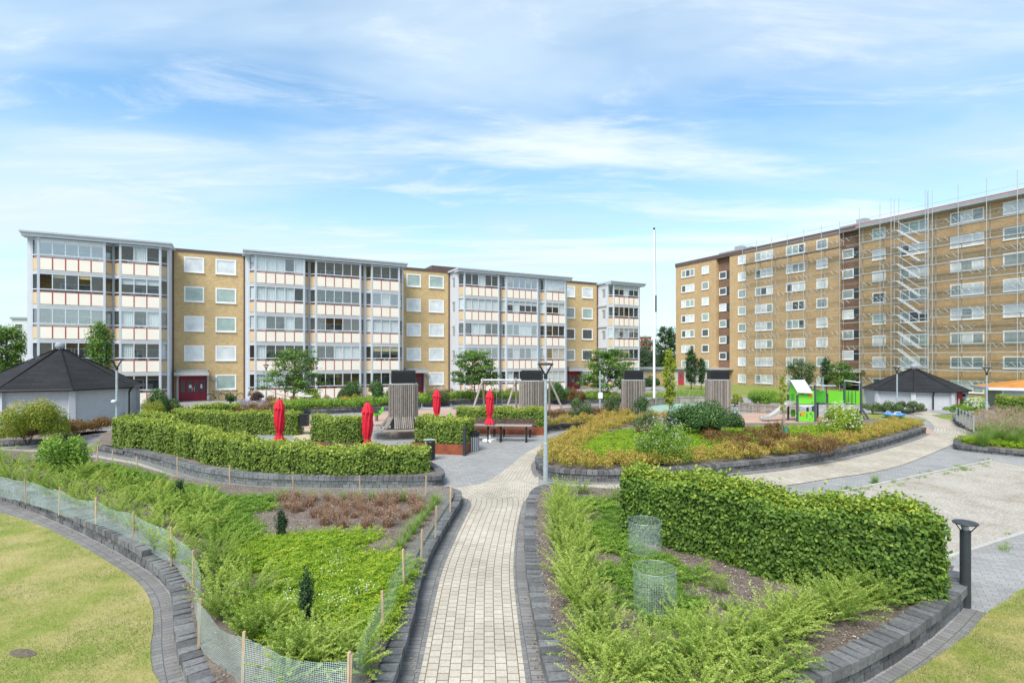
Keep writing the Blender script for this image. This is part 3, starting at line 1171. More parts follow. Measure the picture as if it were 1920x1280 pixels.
# entrances: dark red doors under a concrete canopy
for k, (x0, x1) in enumerate(((.30, 2.55), (22.4, 24.6), (44.6, 46.9))):
    fr = MB()
    fr.box2((x0, -.03, 0), (x1, .10, .10))
    fr.box2((x0, -.03, 2.18), (x1, .10, 2.42))
    w = (x1 - x0) / 4
    for j in range(5):
        fr.box2((x0 + w * j - .05, -.05, .10), (x0 + w * j + .05, .08, 2.18))
    d = fr.build('door', M['door_red'], bA)
    pn = MB()
    gl = MB()
    hd = MB()
    for j in range(4):
        pn.box2((x0 + w * j + .05, -.02, .10), (x0 + w * (j + 1) - .05, .06, .82))
        gl.box2((x0 + w * j + .12, -.012, .82), (x0 + w * (j + 1) - .12, .05, 1.95))
        pn.box2((x0 + w * j + .05, -.015, .82), (x0 + w * j + .12, .055, 2.18))
        pn.box2((x0 + w * (j + 1) - .12, -.015, .82), (x0 + w * (j + 1) - .05, .055, 2.18))
        pn.box2((x0 + w * j + .12, -.015, 1.95), (x0 + w * (j + 1) - .12, .055, 2.18))
    for s in (-.09, .09):
        hd.tube([(x0 + 2 * w + s, -.10, .95), (x0 + 2 * w + s, -.12, 1.15), (x0 + 2 * w + s, -.10, 1.35)], .022, 6)
    pn.build('door_panel', M['door_red'], d)
    gl.build('pane', M['pane_dark'], d)
    hd.build('handle', M['white'], d)
    if k == 0:
        nt = MB()
        nt.box2((x0 + w + .2, -.03, 1.25), (x0 + w + .42, -.014, 1.55))
        nt.box2((x0 + 3 * w + .05, -.06, 1.2), (x0 + 3 * w + .2, -.02, 1.6))
        nt.build('notice', M['white'], d)
    cp = MB()
    cp.box2((x0 - .35, -1.5, 2.48), (x1 + .25, -.01, 2.80))
    c = cp.build('canopy', M['concrete'], bA)
    rf = MB()
    rf.box2((x0 - .2, -1.3, 2.805), (x1 + .15, -.02, 3.02))
    rf.build('canopy_roof', M['grey_trim'], c)
    part_box('door_pier', 'concrete', bA, (x0 - .22, -.5, .0), (x0 - .06, -.012, 2.475))
    part_box('door_pier', 'concrete', bA, (x1 + .06, -.5, .0), (x1 + .20, -.012, 2.475))
    lb = MB()
    lb.box2((x1 + .45, -.18, 1.95), (x1 + .85, -.01, 2.25))
    lb.build('lamp_box', M['grey_trim'], bA)

# tower shells: end walls, roof with gutter and corrugated edge, posts
for ti, (t0, t1, bays) in enumerate(TOW):
    sw = part_box('end_wall', 'white_panel', bA, (t0, -PB, 0), (t0 + .22, -.01, RT - .065))
    part_box('end_wall', 'white_panel', bA, (t1 - .22, -PB, 0), (t1, -.01, RT - .065))
    if ti >= 2:
        s = MB()
        for f in range(5):
            z = 1.1 + FL * f
            s.box2((t0 - .03, -1.75, z), (t0 - .003, -1.2, z + 1.15))
            s.box2((t0 - .06, -1.62, z + .98), (t0 - .031, -1.0, z + 1.12))
        s.build('side_vent', M['grey_trim'], sw)
    r = MB()
    r.box2((t0 - .26, -PF - .34, RT - .06), (t1 + .26, .5, RT + .10))
    r.box2((t0 - .20, -PF - .26, RT - .28), (t1 + .20, -PB + .3, RT - .062))
    ro = r.build('roof', M['white_metal'], bA)
    g = MB()
    n = int((t1 - t0 + .7) / .17)
    for i in range(n):
        x = t0 - .26 + (t1 - t0 + .52) * i / n
        g.box2((x, -PF - .37, RT + .101), (x + .09, .4, RT + .14))
    g.build('roof_sheet', M['grey_trim'], ro)
    gt = MB()
    gt.box2((t0 - .28, -PF - .44, RT + .0), (t1 + .28, -PF - .345, RT + .085))
    gt.build('gutter', M['galv'], ro)
    for bt, bw in bays:
        for x, y, a in ((bt, -PF + .02, R(12)), (bt + bw, -PF + .02, R(12)), (bt - .56, -PB, 0), (bt + bw + .56, -PB, 0)):
            p = MB()
            p.box((x, y, RT / 2 - .1), (.17, .17, RT - .2), a)
            p.build('post', M['white_metal'], bA)


def seg_frame(bt, bw):
    """The three straight faces of a bay: two end points on plan, panes per face."""
    np_ = 5 if bw > 3.5 else 3
    return [(Vector((bt - .5, -PB, 0)), Vector((bt, -PF, 0)), 1, 'side'), (Vector((bt + .06, -PF, 0)), Vector((bt + bw - .06, -PF, 0)), np_, 'front'),
            (Vector((bt + bw, -PF, 0)), Vector((bt + bw + .5, -PB, 0)), 1, 'side')]


def slat(mbx, a, b, z0, z1, th=.05, push=0.0):
    """An upright board from plan point a to b."""
    d = (b - a).normalized()
    n = Vector((d.y, -d.x, 0))
    o = n * push
    c = (a + b) / 2 + o
    mbx.box((c.x, c.y, (z0 + z1) / 2), ((b - a).length, th, z1 - z0), math.atan2(d.y, d.x))


cache = {}


def bay_mesh(kind, bw, builder):
    k = (kind, bw)
    if k not in cache:
        cache[k] = builder(bw)
    return cache[k]


def inst(o, parent, loc):
    c = o.copy()
    COL.objects.link(c)
    c.parent = parent
    c.location = loc
    return c


def mk_slab(bw):
    m = MB()
    pts = [(-.62, -.02), (-.62, -PB - .02), (-.53, -PB - .06), (-.02, -PF - .06), (bw + .02, -PF - .06), (bw + .53, -PB - .06), (bw + .62, -PB - .02), (bw + .62, -.02)]
    m.prism(pts, -.20, 0)
    return m


def mk_parapet(bw, which):
    m = MB()
    for i, (a, b, n, w) in enumerate(seg_frame(0, bw)):
        if i == which:
            slat(m, a, b, .04, 1.03, .05)
    return m


def mk_red(bw):
    m = MB()
    for a, b, n, w in seg_frame(0, bw):
        slat(m, a, b, 1.035, 1.085, .075)
        if w == 'front':
            for i in range(1, n):
                c = a.lerp(b, i / n)
                m.box((c.x, c.y - .034, .55), (.07, .03, .96))
    return m


def mk_rail(bw):
    m = MB()
    for a, b, n, w in seg_frame(0, bw):
        slat(m, a, b, 1.24, 1.32, .09, .01)
        slat(m, a, b, 2.54, 2.66, .09)
    return m


def mk_sash(bw, opened):
    m = mk_rail(bw)
    for a, b, n, w in seg_frame(0, bw):
        for i in range(n + 1):
            c = a.lerp(b, i / n)
            if w == 'front' or i in (0, n):
                m.box((c.x, c.y, 1.93), (.065, .062, 1.212), math.atan2((b - a).y, (b - a).x))
    return m


def mk_glass(bw, skip):
    m = MB()
    for a, b, n, w in seg_frame(0, bw):
        for i in range(n):
            if w == 'front' and i in skip:
                continue
            d = (b - a) / n
            slat(m, a + d * (i + .02), a + d * (i + .98), 1.325, 2.535, .012)
        slat(m, a, b, 1.09, 1.235, .012)
    return m


def mk_back(bw):
    """Door and window set in the flat's own wall behind the balcony."""
    m = MB()
    x = bw * .18
    for x0, x1, z0 in ((x, x + .85, .05), (x + .95, x + 2.3, .85)):
        if x1 > bw:
            continue
        m.box2((x0, -.06, z0), (x0 + .1, -.004, 2.15))
        m.box2((x1 - .1, -.06, z0), (x1, -.004, 2.15))
        m.box2((x0 + .1, -.06, 2.05), (x1 - .1, -.004, 2.15))
        m.box2((x0 + .1, -.06, z0), (x1 - .1, -.004, z0 + .1))
    return m


proto = {}


def getp(key, fn, name, mat):
    if key not in proto:
        o = fn().build(name, M[mat])
        proto[key] = o.data
        bpy.data.objects.remove(o)
    o = bpy.data.objects.new(name, proto[key])
    COL.objects.link(o)
    return o


bal_n = 0
# what hangs behind the glass: c white curtain on some panes, w all white, a awning on top, o orange awning, '' clear; then the open panes
DRESS = {(0, 0): ['', 'x234', '', 'a13', 'a'], (0, 1): ['', 'c0', '', 'b', 'c1'], (1, 0): ['c012', 'c0', '', 'c0123', 'c0124'], (1, 1): ['', 'c234', 'x12', '', ''], (1, 2): ['', 'ax', 'c012', 'a', ''],
         (2, 0): ['', 'c0', '', 'c01234', 'c2'], (2, 1): ['c0', '', 'c23', 'bc1', 'o03'], (2, 2): ['c012', '', 'x2', 'b', 'c012'], (3, 0): ['', 'a012', 'b', 'x23', 'b']}
for ti, (t0, t1, bays) in enumerate(TOW):
    for bi, (bt, bw) in enumerate(bays):
        for f in range(5):
            d = DRESS[(ti, bi)][f]
            dig = [int(q) for q in d if q.isdigit()]
            n = 5 if bw > 3.5 else 3
            b = getp(('slab', bw), lambda: mk_slab(bw), 'balcony', 'slab')
            b.parent = bA
            b.location = (bt, 0, FL * f + .0 + (.02 if f == 0 else 0))
            gk = rnd.choice(['glass', 'glass_clear', 'glass_clear', 'glass_sky'])
            skip = tuple(dig) if 'x' in d else ((0, 3) if (ti, bi, f) == (0, 0, 3) else ())
            for key, fn, nm, mt in ((('pf', bw), lambda: mk_parapet(bw, 1), 'parapet', 'cream'), (('ps', bw), lambda: mk_parapet(bw, 0), 'side_panel', 'peach'), (('pt', bw), lambda: mk_parapet(bw, 2), 'side_panel', 'peach'),
                                    (('red', bw), lambda: mk_red(bw), 'trim', 'red_trim'), (('sash', bw), lambda: mk_sash(bw, ()), 'sash', 'white_metal'),
                                    (('glass', bw, skip, gk), lambda: mk_glass(bw, skip), 'glazing', gk), (('back', bw), lambda: mk_back(bw), 'inner_frame', 'win_frame')):
                o = getp(key, fn, nm, mt)
                o.parent = b
            if bi == 0 and ti == 0 and f == 1:
                pass
            # inner panes
            g = MB()
            x = bw * .18
            g.box2((x + .1, -.03, .15), (x + .75, -.01, 2.05))
            if x + 2.3 <= bw:
                g.box2((x + 1.05, -.03, .95), (x + 2.2, -.01, 2.05))
            g.build('inner_pane', M[rnd.choice(['pane_dark', 'pane_grey', 'pane_dark'])], b)
            if not dig and rnd.random() < .45:
                d += 'c'
                dig = rnd.sample(range(n), rnd.randint(1, 2))
            cu = MB()
            if 'c' in d:
                for i in dig:
                    if i >= n:
                        continue
                    a0 = .06 + (bw - .12) * i / n
                    a1 = .06 + (bw - .12) * (i + 1) / n
                    m = 12
                    for j in range(m):
                        xa, xb = a0 + (a1 - a0) * j / m, a0 + (a1 - a0) * (j + 1) / m
                        ya, yb = -PF + .10 + .03 * (j % 2), -PF + .10 + .03 * ((j + 1) % 2)
                        q = len(cu.v)
                        cu.v += [(xa, ya, 1.1), (xb, yb, 1.1), (xb, yb, 2.52), (xa, ya, 2.52)]
                        cu.face((q, q + 1, q + 2, q + 3))
                if rnd.random() < .6:
                    slat(cu, Vector((-.44, -PB + .06, 0)), Vector((-.03, -PF + .12, 0)), 1.1, 2.5, .01)
                if rnd.random() < .4:
                    slat(cu, Vector((bw + .03, -PF + .12, 0)), Vector((bw + .44, -PB + .06, 0)), 1.1, 2.5, .01)
            if 'b' in d:
                cu.box2((.08, -PF + .10, 2.05), (bw - .08, -PF + .11, 2.52))
            if cu.f:
                cu.build('curtain', M['curtain'], b)
            if 'a' in d or 'o' in d:
                aw = MB()
                rng_ = dig if dig and 'x' not in d else range(n)
                for i in rng_:
                    if i >= n:
                        continue
                    a0 = .06 + (bw - .12) * i / n + .03
                    a1 = .06 + (bw - .12) * (i + 1) / n - .03
                    zb = 2.3 if (ti, bi) == (0, 0) else (1.95 if 'o' in d else 2.05)
                    for j in range(8):
                        xa, xb = a0 + (a1 - a0) * j / 8, a0 + (a1 - a0) * (j + 1) / 8
                        q = len(aw.v)
                        dz = .045
                        aw.v += [(xa, -PF + .09, zb - dz * (j % 2)), (xb, -PF + .09, zb - dz * ((j + 1) % 2)), (xb, -PF + .07, 2.53), (xa, -PF + .07, 2.53)]
                        aw.face((q, q + 1, q + 2, q + 3))
                aw.build('awning', M['orange_awning' if 'o' in d else 'awning'], b)
            # things on the balcony: a table or pots seen as low shapes behind the rail
            it = MB()
            for _ in range(rnd.randint(1, 3)):
                xx = rnd.uniform(.3, bw - .3)
                it.lathe([(.10, 0), (.14, .3), (.15, .32)], (xx, -PF + .5, 1.0), 8)
            if rnd.random() < .5:
                xx = rnd.uniform(.4, bw - 1.2)
                it.box2((xx, -PF + .35, 1.0), (xx + .7, -PF + .9, 1.25))
                it.box2((xx + .1, -1.0, 1.0), (xx + .55, -.9, 1.75))
            it.build('flower_pot', M[rnd.choice(['white', 'wood_brown', 'grey_trim'])], b)

# ------------------------------------------------------------------ eight storey building on the right
FB = Vector((FA.y, -FA.x, 0))
P0B = Vector((29.94, 98.0, 0))
ANG_B = math.atan2(FB.y, FB.x)
NB = Vector((-FA.x, -FA.y, 0))


def tB(px, p=0.0):
    k = (px - 960) / F
    x0, y0 = P0B.x + NB.x * p, P0B.y + NB.y * p
    return (k * y0 - x0) / (FB.x - k * FB.y)


bB = thing('apartment_building', 'tall eight storey ochre brick apartment building standing behind scaffolding', 'apartment building', P0B, ANG_B)
HB = 20.85
REC = [(9.22, 11.93), (29.66, 32.34)]
mb = MB()
for a, b in ((0, 9.22), (11.93, 29.66), (32.34, 75)):
    mb.box2((a, 0, -.3), (b, 13, HB))
mb.build('wall', M['brick_b'], bB)
mb = MB()
for a, b in REC:
    mb.box2((a + .003, .6, -.3), (b - .003, 12.9, HB - .01))
mb.build('stair_wall', M['brick_dark'], bB)
mb = MB()
mb.box2((-.08, -.1, HB), (32.34, 13, HB + .62))
mb.build('fascia', M['brown_trim'], bB)
mb = MB()
mb.box2((32.345, -.95, HB + .0), (75, 13, HB + .30))
mb.box2((32.345, -.5, HB + .305), (75, 13, HB + .62))
ro = mb.build('roof', M['grey_trim'], bB)
mb = MB()
mb.box2((32.2, -1.25, HB + .32), (75, -1.2, HB + .42))
mb.build('roof_board', M['red_render'], ro)
mb = MB()
mb.box2((8.0, 2.0, HB + .62), (14.5, 7, HB + 1.35))
mb.box2((10.4, 3.0, HB + 1.355), (11.6, 4.4, HB + 2.1))
mb.build('roof_penthouse', M['grey_trim'], bB)
mb = MB()
mb.box2((28.6, 2.0, HB + .625), (33.4, 7, HB + 1.35))
mb.box2((30.2, 3.0, HB + 1.355), (31.3, 4.4, HB + 2.1))
mb.build('roof_penthouse', M['grey_trim'], bB)
COLS = [(1.43, 4.45, 3), (6.13, 7.64, 1), (13.59, 15.09, 1), (16.74, 19.79, 3), (21.97, 24.93, 3), (26.57, 28.15, 1), (33.9, 35.46, 1), (37.08, 40.11, 3), (42.2, 45.3, 3), (46.88, 48.97, 1), (52.0, 55.0, 3), (57, 58.5, 1)]
for ci, (a, b, n) in enumerate(COLS):
    for f in range(8):
        zc = (1.0 if ci > 5 else .75) + 2.69 * f if ci > 1 else .5 + 2.69 * f
        zc = 1.0 + 2.695 * f
        if ci < 2:
            zc = .52 + 2.69 * f
        pk = [rnd.choice(['pane_white', 'pane_white', 'pane_white', 'pane_grey', 'pane_dark', 'pane_green']) for _ in range(n)]
        if ci >= 8:
            pk = [rnd.choice(['pane_white', 'pane_white', 'pane_white', 'pane_grey']) for _ in range(n)]
        window(bB, a, b, zc - .66, zc + .66, 0, n, pk, .13)
for a, b in REC:
    for f in range(8):
        zc = 18.05 - 2.69 * f
        if zc < .5:
            continue
        window(bB, a + .12, a + 1.62, zc - .6, zc + .62, .6, 1, rnd.choice(['pane_grey', 'pane_dark', 'pane_white']), .14)
        mb = MB()
        mb.box2((a + 1.65, .5, zc - .55), (b - .01, .598, zc + .62))
        mb.build('stair_panel', M['dark_panel'], bB)
    mb = MB()
    mb.box2((a + .3, .54, 0), (b - .4, .596, 2.2))
    mb.build('door', M['black'], bB)
    mb = MB()
    mb.box2((a - .6, -2.0, 2.35), (b + .8, .59, 2.65))
    mb.build('canopy', M['concrete'], bB)

# scaffolding: standards, ledgers, decks, guard lattices and a stair tower
sc = thing('scaffolding', 'galvanised scaffolding with stair tower in front of the ochre brick building', 'scaffolding', P0B, ANG_B)
ST = [15.5, 18.05, 20.6, 23.1, 25.55, 28.1, 30.56, 33.05, 35.5, 37.6, 40.56, 41.05, 43.5, 46.0, 48.5, 51.0, 53.5, 56.0]
LIFT = 2.0
Y0, Y1 = -.55, -1.35
zt = lambda t: (HB + 1.3) if t < 32 else (HB + 2.4)
for t in ST:
    m = MB()
    for y in (Y0, Y1):
        m.tube([(t, y, 0), (t, y, zt(t) if y == Y1 else min(zt(t) - .6, HB - .2))], .032, 6)
    for li in range(10):
        m.tube([(t, Y0, .75 + LIFT * li), (t, Y1, .75 + LIFT * li)], .025, 5)
    m.build('scaffold_frame', M['scaffold'], sc)
n_lat = 0
rest = MB()
for li in range(11):
    z = .75 + LIFT * li
    a0 = 15.4 if z < HB else 32.9
    m = MB()
    for y in (Y0, Y1):
        m.tube([(a0, y, z), (56, y, z)], .021, 5)
    if z + 1.0 < HB + 3:
        m.tube([(a0, Y1, z + 1.0), (56, Y1, z + 1.0)], .017, 5)
        m.tube([(max(a0, 32.9), Y1, z + .5), (56, Y1, z + .5)], .016, 5)
    m.build('ledger', M['scaffold'], sc)
    for i in range(len(ST) - 1):
        x0, x1 = ST[i], ST[i + 1]
        if x1 - x0 < 1.0 or z > HB - .5 or x0 > 49:
            continue
        # a lattice girder: a zigzag between two short rails in part of the bay
        if (i * 7 + li * 3) % 5 != 0:
            m = MB() if n_lat < 100 else rest
            k = 4
            s = x0 + (x1 - x0) * (.06 if (i + li) % 2 else .38)
            w = (x1 - x0) * .56 / k
            zz_ = [(s + w * q, Y1, z + (.56 if (q + i) % 2 else .98)) for q in range(k + 1)]
            for q in range(k):
                m.tube([zz_[q], zz_[q + 1]], .017, 4, False)
            if n_lat < 100:
                m.build('lattice', M['scaffold'], sc)
            n_lat += 1
    if li in (9,):
        m = MB()
        m.box2((15.3, Y1 + .05, z + .03), (31.0, Y0 - .05, z + .12))
        m.build('deck', M['anthracite'], sc)
    if li >= 1 and z < HB:
        m = MB()
        m.box2((33.0, Y1 + .05, z + .03), (56, Y0 - .05, z + .075))
        if li != 9:
            m.box2((15.5, Y1 + .25, z + .03), (33.0 - .02, Y0 - .25, z + .045))
        m.build('deck', M['scaffold'], sc)
if rest.f:
    tag(rest.build('lattice', M['scaffold'], sc), kind='stuff')
for li in range(9):
    z = 1.3 + LIFT * li
    y = -2.1
    m = MB()
    for yy in (y - .3, y + .3):
        m.bar((37.9, yy, z + LIFT), (40.2, yy, z), .04, .09)
    for q in range(8):
        u = (q + .5) / 8
        m.box((37.9 + 2.3 * u, y, z + LIFT * (1 - u)), (.16, .5, .03))
    m.box2((37.3, y - .32, z + LIFT - .03), (38.0, y + .32, z + LIFT + .01))
    m.box2((40.1, y - .32, z - .03), (40.8, y + .32, z + .01))
    m.tube([(37.6, y - .34, z + LIFT + 1), (37.95, y - .34, z + LIFT + 1), (40.3, y - .34, z + .95), (40.7, y - .34, z + .95)], .022, 5)
    m.build('stair_flight', M['white_metal'], sc)
for t in (37.3, 40.85):
    for y in (-1.75, -2.45):
        m = MB()
        m.tube([(t, y, 0), (t, y, HB + 2.4)], .03, 6)
        m.build('standard', M['scaffold'], sc)

# low concrete building between the blocks, and distant houses
lb = thing('low_building', 'low concrete outbuilding with a red door between the two apartment blocks', 'outbuilding', at(1262, 84), R(-8))
m = MB()
m.box2((-6, 0, 0), (5.4, 5, 2.45))
m.build('wall', M['concrete'], lb)
m = MB()
m.box2((-6.3, -.4, 2.46), (5.7, 5.3, 2.75))
m.build('roof', M['grey_trim'], lb)
m = MB()
m.box2((.75, -.05, 0), (1.65, .05, 2.05))
dr = m.build('door', M['door_red2'], lb)
m = MB()
m.box2((.95, -.07, 1.2), (1.45, -.052, 1.7))
m.build('pane', M['pane_dark'], dr)
m = MB()
m.box2((-4, -.03, 0), (-.8, .02, 2.0))
m.build('brick_panel', M['brick_b'], lb)


def far_block(name, label, loc, rz, w, d, h, wm, rows, cols, fw):
    o = thing(name, label, 'building', loc, rz)
    m = MB()
    m.box2((0, 0, 0), (w, d, h))
    m.build('wall', M[wm], o)
    m = MB()
    m.box2((-.3, -.3, h), (w + .3, d + .3, h + .5))
    m.build('roof', M['grey_trim'], o)
    for r in range(rows):
        for c in range(cols):
            x = w * (c + .5) / cols
            z = h - (r + .6) * 3.0
            m = MB()
            m.box2((x - fw / 2, -.06, z - .7), (x + fw / 2, -.003, z + .7))
            f = m.build('window', M['win_frame'], o)
            m = MB()
            m.box2((x - fw / 2 + .15, -.09, z - .55), (x + fw / 2 - .15, -.062, z + .55))
            m.build('pane', M['pane_dark'], f)
    return o


far_block('apartment_building', 'distant white apartment block behind the big tree behind the shed', at(22, 135), R(15), 12, 10, zat(598, 135), 'white_panel', 4, 4, 1.8)
far_block('apartment_building', 'distant red rendered building between the treetops', at(1176, 250), R(5), 11.5, 12, zat(632, 250), 'red_render', 3, 5, 1.2)


M['shed_trim'] = surf('shed_trim', (.47, .48, .505), .6, .05, 2)


# ------------------------------------------------------------------ eight sided sheds
def shed(name, label, c, Rr, rot, ze, za, door_face=None, pipe=None, group=None):
    o = thing(name, label, 'shed', (c[0], c[1], 0), rot)
    n = 8
    Rw = Rr - .38 * Rr / 4.4
    ang = [2 * math.pi * (i + .5) / n - math.pi / 2 for i in range(n)]
    W = [Vector((Rw * math.cos(a), Rw * math.sin(a), 0)) for a in ang]
    E = [Vector((Rr * math.cos(a), Rr * math.sin(a), 0)) for a in ang]
    m = MB()
    m.prism([(p.x, p.y) for p in W], 0, ze + .05)
    m.build('wall', M['shed_board'], o)
    for p in W:
        m = MB()
        m.box((p.x * 1.002, p.y * 1.002, ze / 2), (.30, .30, ze), math.atan2(p.y, p.x))
        m.build('corner_board', M['shed_trim'], o)
    m = MB()
    ap = Vector((0, 0, za))
    for i in range(n):
        a, b = E[i], E[(i + 1) % n]
        A, B = Vector((a.x, a.y, ze)), Vector((b.x, b.y, ze))
        q = len(m.v)
        w = (B - A).length
        h = ((A + B) / 2 - ap).length
        m.v += [tuple(A), tuple(B), tuple(ap)]
        m.face((q, q + 1, q + 2), ((0, 0), (w, 0), (w / 2, h)))
    b0 = len(m.v)
    m.v += [(p.x, p.y, ze - .10) for p in E]
    m.face([b0 + i for i in range(n)][::-1], tuple((0, 0) for _ in range(n)))
    for i in range(n):
        a, b = E[i], E[(i + 1) % n]
        q = len(m.v)
        m.v += [(a.x, a.y, ze - .10), (b.x, b.y, ze - .10), (b.x, b.y, ze), (a.x, a.y, ze)]
        m.face((q, q + 1, q + 2, q + 3), ((0, 0),) * 4)
    r = m.build('roof', M['roof_felt'], o)
    m = MB()
    for p in E:
        m.tube([(p.x, p.y, ze - .005), (p.x * .03, p.y * .03, za - .01)], .035, 6)
    m.build('roof_hip', M['roof_felt'], r)
    m = MB()
    for i in range(n):
        a, b = E[i] * 1.01, E[(i + 1) % n] * 1.01
        m.tube([(a.x, a.y, ze - .03), (b.x, b.y, ze - .03)], .06, 8)
    m.build('gutter', M['black'], r)
    m = MB()
    m.lathe([(.20, 0), (.20, .12), (.26, .13), (.27, .20), (.24, .34), (.15, .42), (.02, .45)], (0, 0, za - .06), 16)
    m.build('roof_vent', M['grey_trim'], r)
    if pipe is not None:
        p = W[pipe[0]].lerp(W[pipe[1]], .5) * 1.04
        e = E[pipe[0]].lerp(E[pipe[1]], .5) * .99
        m = MB()
        m.tube([(e.x, e.y, ze - .08), (p.x, p.y, ze - .38), (p.x, p.y, .05)], .055, 8)
        m.build('downpipe', M['black'], o)
    if door_face is not None:
        a, b = W[door_face], W[(door_face + 1) % n]
        mid, d = a.lerp(b, .52), (b - a).normalized()
        nrm = Vector((d.y, -d.x, 0))
        m = MB()
        c0 = mid + nrm * .04
        m.box((c0.x, c0.y, ze * .46), (.8, .08, ze * .90), math.atan2(d.y, d.x))
        dd = m.build('door', M['door_red2'], o)
        m = MB()
        c1 = c0 + nrm * .06 - d * .30
        m.box((c1.x, c1.y, ze * .42), (.03, .04, .5), math.atan2(d.y, d.x))
        m.build('handle', M['white'], dd)
        m = MB()
        c2 = mid + nrm * .06 + d * .68
        m.lathe([(.10, 0), (.12, .06), (.12, .14), (.08, .2)], (c2.x, c2.y, ze * .68), 10)
        m.build('wall_lamp', M['black'], o)
    return o


shed('garden_shed', 'large eight sided grey shed with dark felt roof near the yellow shrub', (-28.5, 33.8), 4.44, R(25), 2.30, 4.72, pipe=(1, 1))
shed('garden_shed', 'smaller eight sided grey shed with a red door', (at(1713, 45.6).x, 45.6), 3.72, R(-14.5), 1.52, zat(690, 45.6), door_face=0, pipe=(7, 0))

# pavilion with sedum roof
pv = thing('pavilion', 'small grey pavilion with an orange sedum roof behind the dark hedge', 'pavilion', at(1862, 42), R(-62 + 34))
m = MB()
m.box2((.5, 0, 0), (8, 4, 1.62))
m.build('wall', M['concrete'], pv)
m = MB()
m.box2((-.4, -.5, 1.63), (8.5, 4.5, 1.84))
m.build('roof_edge', M['white_panel'], pv)
m = MB()
q = len(m.v)
m.v += [(-.3, -.4, 1.845), (8.4, -.4, 1.845), (8.4, 4.4, 1.845), (-.3, 4.4, 1.845), (3.2, 2, 2.55), (6.4, 2, 2.55)]
for f in ((0, 1, 5, 4), (1, 2, 5), (2, 3, 4, 5), (3, 0, 4)):
    m.face([q + i for i in f])
m.build('roof', M['sedum'], pv)
m = MB()
m.tube([(.55, -.1, 1.6), (.55, -.1, 0)], .06, 8)
m.build('downpipe', M['white_metal'], pv)

# ------------------------------------------------------------------ vegetation
def n3(n, s=1.0):
    return npr.normal(size=(n, 3)) * s


